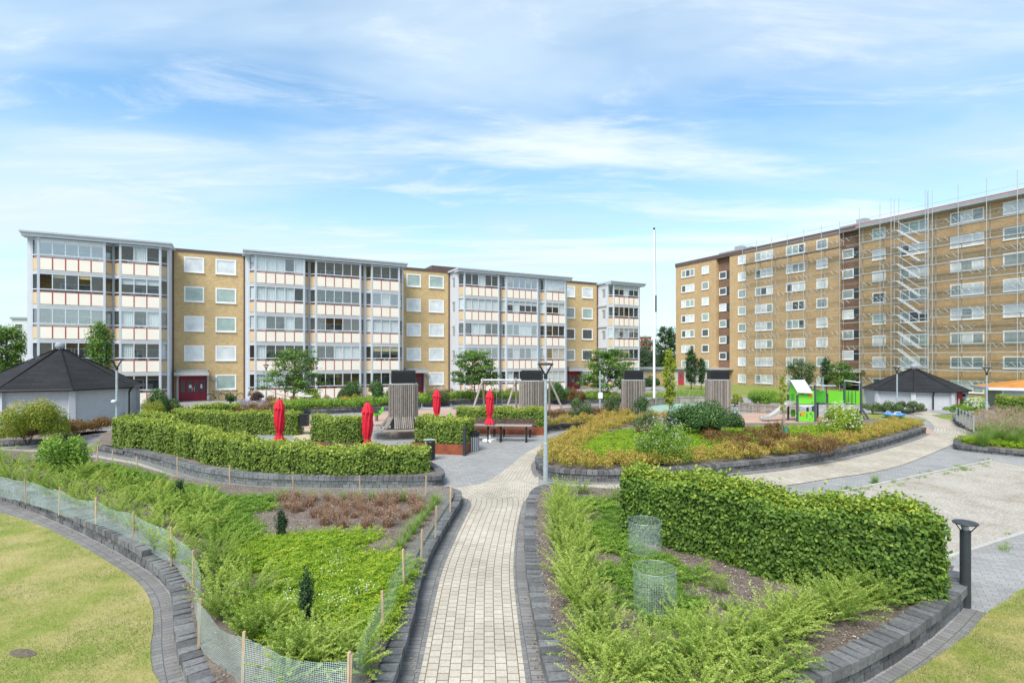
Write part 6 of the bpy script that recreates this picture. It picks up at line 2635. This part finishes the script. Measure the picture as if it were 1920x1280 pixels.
def slat_bench(label, a, b, back=True, seat=.45, rz=0):
    d = (b - a)
    L = d.length
    o = thing('bench', label, 'bench', a.lerp(b, .5), math.atan2(d.y, d.x))
    m = MB()
    for k in range(5):
        m.box((0, .05 + .09 * k, seat), (L, .075, .035))
    m.build('seat', M['wood_brown'], o)
    if back:
        m = MB()
        for k in range(4):
            m.box((0, .52 + .02 * k, seat + .12 + .10 * k), (L, .03, .085))
        m.build('backrest', M['wood_brown'], o)
    n = max(2, int(L / 1.6) + 1)
    for i in range(n):
        x = -L / 2 + .2 + (L - .4) * i / (n - 1)
        m = MB()
        m.box((x, .06, seat / 2 - .02), (.05, .05, seat - .04))
        m.box((x, .42, seat / 2 - .02), (.05, .05, seat - .04))
        m.box((x, .24, seat - .035), (.05, .42, .03))
        if back:
            m.bar((x, .47, seat - .02), (x, .60, seat + .48), .05, .04)
        m.build('leg', M['black'], o)
    return o


slat_bench('long backless brown slatted bench before the square planter hedge', G(612, 853), G(795, 862), False)
slat_bench('brown slatted bench with back behind the picnic table nearer the dark bollard', G(872, 818), G(932, 819.5))
slat_bench('brown slatted bench with back behind the picnic table nearer the tall lamp', G(936, 819.5), G(1000, 821))


def table(label, a, b):
    d = (b - a)
    L = d.length
    o = thing('picnic_table', label, 'table', a.lerp(b, .5), math.atan2(d.y, d.x))
    m = MB()
    for k in range(6):
        m.box((0, .02 + .11 * k, .80), (L, .095, .035))
    m.build('tabletop', M['wood_grey'], o)
    for x in (-L / 2 + .28, L / 2 - .28):
        m = MB()
        m.box((x, .12, .39), (.07, .06, .78))
        m.box((x, .48, .39), (.07, .06, .78))
        m.box((x, .30, .75), (.06, .5, .05))
        m.box((x, .12, .02), (.10, .16, .04))
        m.box((x, .48, .02), (.10, .16, .04))
        m.build('leg', M['black'], o)
    return o


table('picnic table nearer the slatted bin with grey slatted top and black legs', G(868, 828), G(925, 829))
table('picnic table nearer the tall lamp with grey slatted top and black legs', G(927, 829), G(997, 830))


def round_bin(label, p, r, h, slats=True):
    o = thing('litter_bin', label, 'litter bin', p)
    m = MB()
    m.lathe([(r * .8, .03), (r * .85, .05), (r * .86, h - .22)], (0, 0, 0), 18)
    m.build('liner', M['anthracite'], o)
    m = MB()
    k = 18
    for i in range(k):
        a = 2 * math.pi * i / k
        m.box((r * .95 * math.cos(a), r * .95 * math.sin(a), (h - .1) / 2), (.02, .055, h - .12), a)
    m.build('slat_cladding', M['black' if not slats else 'grey_trim'], o)
    m = MB()
    m.lathe([(r * .9, h - .20), (r * 1.05, h - .20), (r * 1.1, h - .04), (r * 1.12, h), (r * .85, h), (r * .82, h - .06), (r * .8, h - .2)], (0, 0, 0), 24)
    m.build('rim', M['black'], o)
    return o


round_bin('black litter bin with slatted sides beside the small planter hedge', G(887, 845), .27, .86)
o = thing('round_pot', 'large black round pot standing behind the long hedge', 'pot', at(459, 22.6))
m = MB()
m.lathe([(.33, 0), (.40, .3), (.42, .68), (.45, .70), (.46, .80), (.43, .82), (.38, .81), (.37, .6), (.02, .58)], (0, 0, 0), 28)
m.build('shell', M['black'], o)
o = thing('litter_bin', 'black litter bin on a post in the gap between two hedges', 'litter bin', G(563, 815))
m = MB()
m.tube([(0, 0, 0), (0, 0, 1.12)], .04, 8)
m.build('post', M['anthracite'], o)
m = MB()
m.prism([(.06, -.18), (.42, -.18), (.42, .18), (.06, .18)], .48, 1.06)
m.box2((.03, -.20, 1.065), (.45, .20, 1.10))
m.build('bin', M['black'], o)
o = thing('litter_bin', 'black litter bin at the end of the long low hedge beside the rusty planter', 'litter bin', G(806, 862))
m = MB()
m.lathe([(.15, .05), (.17, .1), (.17, .72), (.15, .75), (.10, .73)], (.04, 0, 0), 18)
m.build('bin', M['black'], o)
m = MB()
m.tube([(-.16, -.02, 0), (-.16, -.02, .80)], .03, 8)
m.box2((-.24, -.1, .80), (.2, .16, .825))
m.build('post', M['galv'], o)
o = thing('vent_box', 'pale grey metal box with a white lid before the balconies', 'utility box', at(575, 49))
m = MB()
m.box2((-.48, -.35, 0), (.48, .35, .62))
m.build('body', M['lamp_grey'], o)
m = MB()
m.prism([(-.58, -.45), (.58, -.45), (.58, .45), (-.58, .45)], .622, .72)
m.build('lid', M['white'], o)

# ------------------------------------------------------------------ playground
pg = thing('playhouse', 'lime green playhouse tower with steel slide and climbing frame', 'playground equipment', (18.37, 34.5, 0))
W_, D_ = 1.13, .95
posts = [(0, 0, 1.65), (W_, 0, 2.32), (-.1, D_, 1.65), (W_ + .05, D_, 2.3), (1.9, 1.6, 1.95), (2.6, 1.1, 1.7), (3.15, .2, 2.55), (3.6, 1.4, 1.9), (4.3, .3, 2.55), (2.55, 2.2, 1.9)]
for (x, y, h) in posts:
    m = MB()
    m.box2((x - .05, y - .05, 0), (x + .05, y + .05, h))
    m.box2((x - .06, y - .06, h + .002), (x + .06, y + .06, h + .04))
    m.build('post', M['play_grey'], pg)


def panel(x0, y0, x1, y1, z0, z1, mat, push=0, parent=pg, name='panel'):
    m = MB()
    slat(m, Vector((x0, y0, 0)), Vector((x1, y1, 0)), z0, z1, .03, push)
    return m.build(name, M[mat], parent)


f1 = panel(.06, 0, W_ - .06, 0, 1.14, 2.0, 'play_green')
f2 = panel(.06, 0, W_ - .06, 0, .03, .66, 'play_green')
for (cx, cz, s, par) in ((.80, 1.74, .15, f1), (.34, .50, .12, f2)):
    m = MB()
    for k in range(4):
        a = k * math.pi / 2
        m.box((cx + s * .8 * math.cos(a), -.022, cz + s * .8 * math.sin(a)), (.05 if k % 2 == 0 else s * 1.7, .012, s * 1.7 if k % 2 == 0 else .05))
    m.box((cx, -.022, cz), (s * .7, .012, s * .7))
    m.build('motif', M['play_orange'], par)
m = MB()
for (cx, cz, w, h) in ((.60, .40, .05, .30), (.30, 1.78, .16, .05), (.36, 1.84, .05, .1), (.86, .52, .09, .12), (.80, .16, .07, .06), (.95, 1.24, .14, .04), (.18, .46, .05, .2), (.95, .35, .03, .2)):
    m.box((cx, -.02, cz), (w, .01, h))
m.build('play_knob', M['play_grey'], pg)
m = MB()
k = 14
top = [(.06 + (W_ - .12) * i / k, 1.10) for i in range(k + 1)]
bot = [(.06 + (W_ - .12) * i / k, 1.10 - .05 - .11 * math.sin(math.pi * i / k)) for i in range(k + 1)]
for i in range(k):
    s = len(m.v)
    m.v += [(bot[i][0], -.015, bot[i][1]), (bot[i + 1][0], -.015, bot[i + 1][1]), (top[i + 1][0], -.015, 1.10), (top[i][0], -.015, 1.10)]
    m.v += [(bot[i][0], .015, bot[i][1]), (bot[i + 1][0], .015, bot[i + 1][1]), (top[i + 1][0], .015, 1.10), (top[i][0], .015, 1.10)]
    m.face((s, s + 1, s + 2, s + 3))
    m.face((s + 7, s + 6, s + 5, s + 4))
    m.face((s, s + 4, s + 5, s + 1))
m.build('apron', M['white_metal'], pg)
m = MB()
m.box2((0, .02, 1.10), (W_, D_, 1.14))
m.build('platform', M['play_grey'], pg)
# gable wall on the left with a window, roof slope
m = MB()
g = [(0, 0), (-.02, D_)]
s = 0
for dx in (0, .03):
    m.v += [(-.05 + dx, .04, 1.15), (-.05 + dx, D_ - .04, 1.15), (-.05 + dx, D_ - .04, 2.05), (-.05 + dx, D_ * .5, 2.62), (-.05 + dx, .04, 2.05)]
m.face((4, 3, 2, 1, 0))
m.face((5, 6, 7, 8, 9))
for i in range(5):
    j = (i + 1) % 5
    m.face((i, j, 5 + j, 5 + i))
gb = m.build('gable', M['play_green'], pg)
m = MB()
m.box2((-.075, .28, 1.25), (-.052, .62, 1.78))
m.build('opening', M['play_green2'], gb)
for s_, nm in ((1, 'roof'), (-1, 'roof')):
    m = MB()
    y0, y1 = (D_ * .5 - .02, -.22) if s_ == 1 else (D_ * .5 + .02, D_ + .22)
    m.v += [(-.22, y0, 2.68), (.72, y0, 2.68), (.86, y1, 1.88), (-.10, y1, 1.92), (-.22, y0, 2.64), (.72, y0, 2.64), (.86, y1, 1.84), (-.10, y1, 1.88)]
    for f in ((0, 1, 2, 3), (7, 6, 5, 4), (0, 4, 5, 1), (1, 5, 6, 2), (2, 6, 7, 3), (3, 7, 4, 0)):
        m.face(f if s_ == -1 else f[::-1])
    m.build(nm, M['white_metal'], pg)
# slide
m = MB()
prof = [(-.05, 1.22), (-.35, 1.16), (-.8, .78), (-1.3, .40), (-1.7, .20), (-2.1, .15)]
for i in range(len(prof) - 1):
    (xa, za), (xb, zb) = prof[i], prof[i + 1]
    s = len(m.v)
    y0, y1 = .22, .72
    m.v += [(xa, y0, za), (xb, y0, zb), (xb, y1, zb), (xa, y1, za), (xa, y0, za - .03), (xb, y0, zb - .03), (xb, y1, zb - .03), (xa, y1, za - .03)]
    m.face((s, s + 1, s + 2, s + 3)[::-1])
    m.face((s + 4, s + 5, s + 6, s + 7))
sl = m.build('slide', M['steel'], pg)
for y in (.20, .74):
    m = MB()
    for i in range(len(prof) - 1):
        (xa, za), (xb, zb) = prof[i], prof[i + 1]
        s = len(m.v)
        for yy in (y - .02, y + .02):
            m.v += [(xa, yy, za - .06), (xb, yy, zb - .06), (xb, yy, zb + .14), (xa, yy, za + .14)]
        for f in ((0, 1, 2, 3), (7, 6, 5, 4), (0, 4, 5, 1), (2, 6, 7, 3)):
            m.face([s + q for q in f])
    m.build('slide_side', M['steel'], sl)
m = MB()
m.tube([(-1.95, .47, 0), (-1.95, .47, .14)], .05, 8)
m.build('slide_foot', M['galv'], sl)
panel(-.02, .75, .25, .75, .25, .72, 'play_green2')
panel(W_ + .1, .9, 1.85, 1.55, 1.1, 1.85, 'play_green')
panel(W_ + .12, .86, 1.5, 1.2, 1.62, 1.86, 'play_orange', .03)
panel(1.95, 1.55, 2.5, 1.15, 1.15, 1.9, 'play_green2')
panel(2.62, 1.05, 3.1, .25, 1.1, 1.95, 'play_green')
panel(3.2, .2, 3.6, 1.3, 1.1, 2.05, 'play_green')
panel(3.72, 1.3, 4.25, .35, 1.1, 1.95, 'play_green')
m = MB()
for i in range(9):
    u = i / 8
    m.tube([(2.0 + 1.1 * u, 1.9 - 1.5 * u, 1.1), (2.0 + 1.1 * u, 1.9 - 1.5 * u, 1.95)], .022, 5)
for i in range(7):
    u = i / 6
    m.tube([(3.15 + 1.15 * u, .9 - .4 * u, 1.1), (3.15 + 1.15 * u, .9 - .4 * u, 1.95)], .022, 5)
m.build('railing', M['play_grey'], pg)
m = MB()
m.box2((2.0, 1.0, 1.02), (4.3, 1.7, 1.1))
m.build('platform', M['play_grey'], pg)
m = MB()
m.tube([(.6, D_, 2.28), (3.1, D_ + .1, 2.26)], .05, 8)
m.tube([(3.15, .2, 2.5), (3.6, .9, 2.62), (4.3, .3, 2.5)], .035, 8)
m.build('beam', M['galv'], pg)
m = MB()
for s in (0, .5):
    m.bar((4.35, .25 + s, .75), (4.85, .25 + s, 0), .06, .10)
for q in range(4):
    u = .15 + q * .22
    m.bar((4.35 + .5 * u, .25, .75 * (1 - u)), (4.35 + .5 * u, .75, .75 * (1 - u)), .08, .03)
m.build('climbing_ramp', M['play_grey'], pg)
m = MB()
for k in range(3):
    m.tube([(1.3, .2 + .15 * k, .0), (1.7, .25 + .15 * k, .1 + .05 * k)], .06, 6)
m.build('net', M['corten'], pg)
o = thing('water_bag', 'dark green watering bag on a post at the foot of the staked tree', 'watering bag', G(1474, 820, .3))
m = MB()
m.lathe([(.14, 0), (.19, .08), (.17, .3), (.10, .45), (.05, .5)], (0, 0, 0), 12)
m.build('bag', surf('green_bag', (.02, .11, .08), .6, .2, 6), o, smooth=True)
m = MB()
m.tube([(-.18, 0, 0), (-.18, 0, .78)], .04, 7)
m.build('post', M['bark'], o)
o = thing('tree_stake', 'tall grey stake holding the thin young tree', 'stake', G(1470, 812, .3))
m = MB()
m.tube([(0, 0, 0), (.0, 0, 1.35)], [.045, .04], 8)
m.build('post', M['wood_grey'], o)
m = MB()
m.tube([(0, -.05, 1.1), (-.1, -.02, 1.1), (-.1, .05, 1.1), (0, .05, 1.1)], .012, 5)
m.build('tie', M['black'], o)
# blue rocking boat
o = thing('rocker', 'blue plastic rocking dish on the lawn edge of the play area', 'playground equipment', G(1676, 784))
m = MB()
prof = [(0, .12), (.18, .08), (.42, .10), (.6, .2), (.66, .34), (.60, .34), (.5, .22), (.2, .17), (0, .17)]
m.lathe([(r, z) for r, z in prof], (0, 0, 0), 24)
m.build('shell', M['play_blue'], o, smooth=True)
m = MB()
for a in (0, 2.1, 4.2):
    m.tube([(.5 * math.cos(a), .5 * math.sin(a), .3), (.45 * math.cos(a), .45 * math.sin(a), .44), (.2 * math.cos(a + .5), .2 * math.sin(a + .5), .42)], .03, 6)
m.build('handle', M['white_metal'], o)
m = MB()
m.lathe([(.22, 0), (.2, .06), (.1, .1)], (0, 0, 0), 14)
m.build('foot', M['anthracite'], o)


def rider(label, p, rz):
    o = thing('spring_rider', label, 'spring rider', p, rz)
    m = MB()
    m.tube([(.10 * math.cos(t * .7), .10 * math.sin(t * .7), .03 + .34 * t / 45) for t in range(46)], .018, 5)
    m.build('spring', M['black'], o)
    m = MB()
    pts = [(-.42, .42), (-.2, .36), (.2, .36), (.36, .5), (.5, .86), (.42, .92), (.30, .70), (.12, .58), (-.2, .58), (-.36, .66), (-.5, .62)]
    b = len(m.v)
    n = len(pts)
    for y in (-.05, .05):
        m.v += [(x, y, z) for x, z in pts]
    ps = [Vector((x, z, 0)) for x, z in pts]
    for t in tessellate_polygon([ps]):
        m.face([b + i for i in t])
        m.face([b + n + i for i in reversed(t)])
    for i in range(n):
        j = (i + 1) % n
        m.face((b + i, b + j, b + n + j, b + n + i))
    m.build('body', M['play_green'], o)
    m = MB()
    m.box((-.05, 0, .60), (.34, .26, .05))
    m.build('seat', M['black'], o)
    m = MB()
    m.tube([(.28, -.2, .70), (.28, .2, .70)], .018, 6)
    m.build('handle', M['black'], o)
    return o


rider('lime green spring rider beside the bench tower', G(706, 789), .6)
rider('lime green spring rider behind the small planter hedge', G(833, 800), -.5)
o = thing('seesaw', 'grey see-saw on the pink play surface behind the far parasol', 'seesaw', G(819, 777), -.15)
m = MB()
m.bar((-1.5, 0, .5), (1.5, 0, .42), .12, .06)
m.build('beam', M['galv'], o)
for s in (-1, 1):
    m = MB()
    m.box((s * 1.35, 0, .52), (.3, .26, .04))
    m.build('seat', M['anthracite'], o)
    m = MB()
    m.tube([(s * 1.1, -.15, .48), (s * 1.1, -.15, .78), (s * 1.1, .15, .78), (s * 1.1, .15, .48)], .016, 5)
    m.build('handle', M['galv'], o)
m = MB()
m.lathe([(.12, 0), (.09, .3), (.07, .46)], (0, 0, 0), 10)
m.build('pivot', M['anthracite'], o)
# timber swing
D = 41.5
sw = thing('swing_set', 'grey timber swing frame on splayed legs behind the hedge', 'swing', at(968, D), R(-4))
xs = [at(905, D).x - at(968, D).x, at(967, D).x - at(968, D).x, at(1030, D).x - at(968, D).x]
m = MB()
m.tube([(xs[0] - .15, 0, 2.42), (xs[2] + .15, 0, 2.42)], .07, 10)
m.build('beam', M['galv'], sw)
for x in xs:
    for dy, dx in ((-.95, -.55 if x != xs[2] else .85), (.95, 0)):
        m = MB()
        m.tube([(x + dx * 1.3, dy, 0), (x - dx * .05, -dy * .04, 2.56)], [.085, .075], 9)
        m.build('leg', M['wood_grey'], sw)
for x in ((xs[0] + xs[1]) / 2, (xs[1] + xs[2]) / 2):
    m = MB()
    for s in (-.22, .22):
        m.tube([(x + s, 0, 2.36), (x + s, 0, .5)], .010, 4)
    ch = m.build('chain', M['galv'], sw)
    m = MB()
    m.box((x, 0, .48), (.48, .2, .04))
    m.build('seat', M['black'], ch)

# curved wooden fences
def board_fence(label, pts, h, z0=0.0, rails=False):
    P = smooth_line(pts, .14)
    loc = P[len(P) // 2].copy()
    loc.z = z0
    o = thing('wooden_fence', label, 'fence', loc)
    m = MB()
    for a, b in zip(P[:-1], P[1:]):
        c = (a + b) / 2 - loc
        d = b - a
        hh = h + rnd.uniform(-.03, .03)
        m.box((c.x, c.y, hh / 2), (.125, .03, hh), math.atan2(d.y, d.x))
    m.build('board_cladding', M['wood_grey'], o)
    for p in P[::max(1, int(1.6 / .14))]:
        q = p - loc
        m = MB()
        m.box((q.x, q.y - .07, h / 2 + .02), (.09, .09, h + .04))
        m.build('post', M['wood_grey'], o)
    for z in ((.25 * h, .8 * h) if rails else (.9 * h,)):
        m = MB()
        for a, b in zip(P[:-1:3], P[3::3]):
            m.bar((a.x - loc.x, a.y - loc.y - .035, z), (b.x - loc.x, b.y - loc.y - .035, z), .03, .09)
        m.build('rail', M['wood_grey'], o)
    return o


board_fence('curved grey board fence behind the flagpole and the mint court', gp([(1196, 768), (1215, 762), (1262, 757), (1310, 756.5), (1345, 758)]), .66)
board_fence('low grey wooden fence behind the slide', gp([(1385, 771), (1420, 774), (1465, 776), (1500, 777)]), .72, 0, True)


# bicycles
def bicycle(label, p, rz, mat='black'):
    o = thing('bicycle', label, 'bicycle', p, rz)
    for x in (-.52, .52):
        w = MB()
        w.tube([(x + .33 * math.cos(t * math.pi / 14), 0, .34 + .33 * math.sin(t * math.pi / 14)) for t in range(29)], .019, 6, False)
        wh = w.build('wheel', M['rubber_black'], o)
        s = MB()
        for k in range(12):
            a = k * math.pi / 6
            s.tube([(x, 0, .34), (x + .31 * math.cos(a), 0, .34 + .31 * math.sin(a))], .004, 3, False)
        s.build('spoke', M['galv'], wh)
        g = MB()
        g.tube([(x + .37 * math.cos(.3 + t * math.pi / 14), 0, .34 + .37 * math.sin(.3 + t * math.pi / 14)) for t in range(10)], .022, 5)
        g.build('mudguard', M[mat], o)
    f = MB()
    f.tube([(-.52, 0, .34), (-.08, 0, .30), (.36, 0, .70), (.40, 0, .84)], .018, 6)
    f.tube([(-.08, 0, .30), (-.20, 0, .86)], .018, 6)
    f.tube([(-.52, 0, .34), (-.17, 0, .74), (.36, 0, .72)], .016, 6)
    f.tube([(.52, 0, .34), (.38, 0, .80)], .018, 6)
    f.build('frame', M[mat], o)
    s = MB()
    s.lathe([(.02, 0), (.09, .02), (.10, .05), (.04, .08)], (-.22, 0, .86), 10)
    s.build('saddle', M['black'], o)
    h = MB()
    h.tube([(.20, -.28, .98), (.36, -.2, 1.0), (.40, 0, .96), (.36, .2, 1.0), (.20, .28, .98)], .014, 6)
    h.tube([(.40, 0, .84), (.40, 0, .97)], .016, 6)
    h.build('handlebar', M['galv'], o)
    c = MB()
    c.lathe([(.09, -.012), (.09, .012)], (0, 0, 0), 14)
    for v in range(len(c.v)):
        a, b_, d_ = c.v[v]
        c.v[v] = (-.08 + a, d_ - .03, .30 + b_)
    c.tube([(-.08, -.06, .30), (.06, -.06, .18)], .012, 5)
    c.build('crank', M['black'], o)
    return o


def alongA(t, p):
    return P0A + FA * t + NA * p


bicycle('black bicycle with a front basket leaning by the ground floor window', alongA(3.4, 1.0), ANG_A + .1)
bicycle('second dark bicycle parked behind the first by the ground floor window', alongA(5.0, 1.0), ANG_A + 2.9, 'purple_frame' if 'purple_frame' in M else 'anthracite')
bicycle('bicycle parked beside the second entrance against the white side wall', alongA(26.3, 1.0), ANG_A + .2, 'white_metal')
bicycle('bicycle parked on the path beside the third entrance', alongA(49.0, 1.5), ANG_A + .2, 'anthracite')
m = MB()
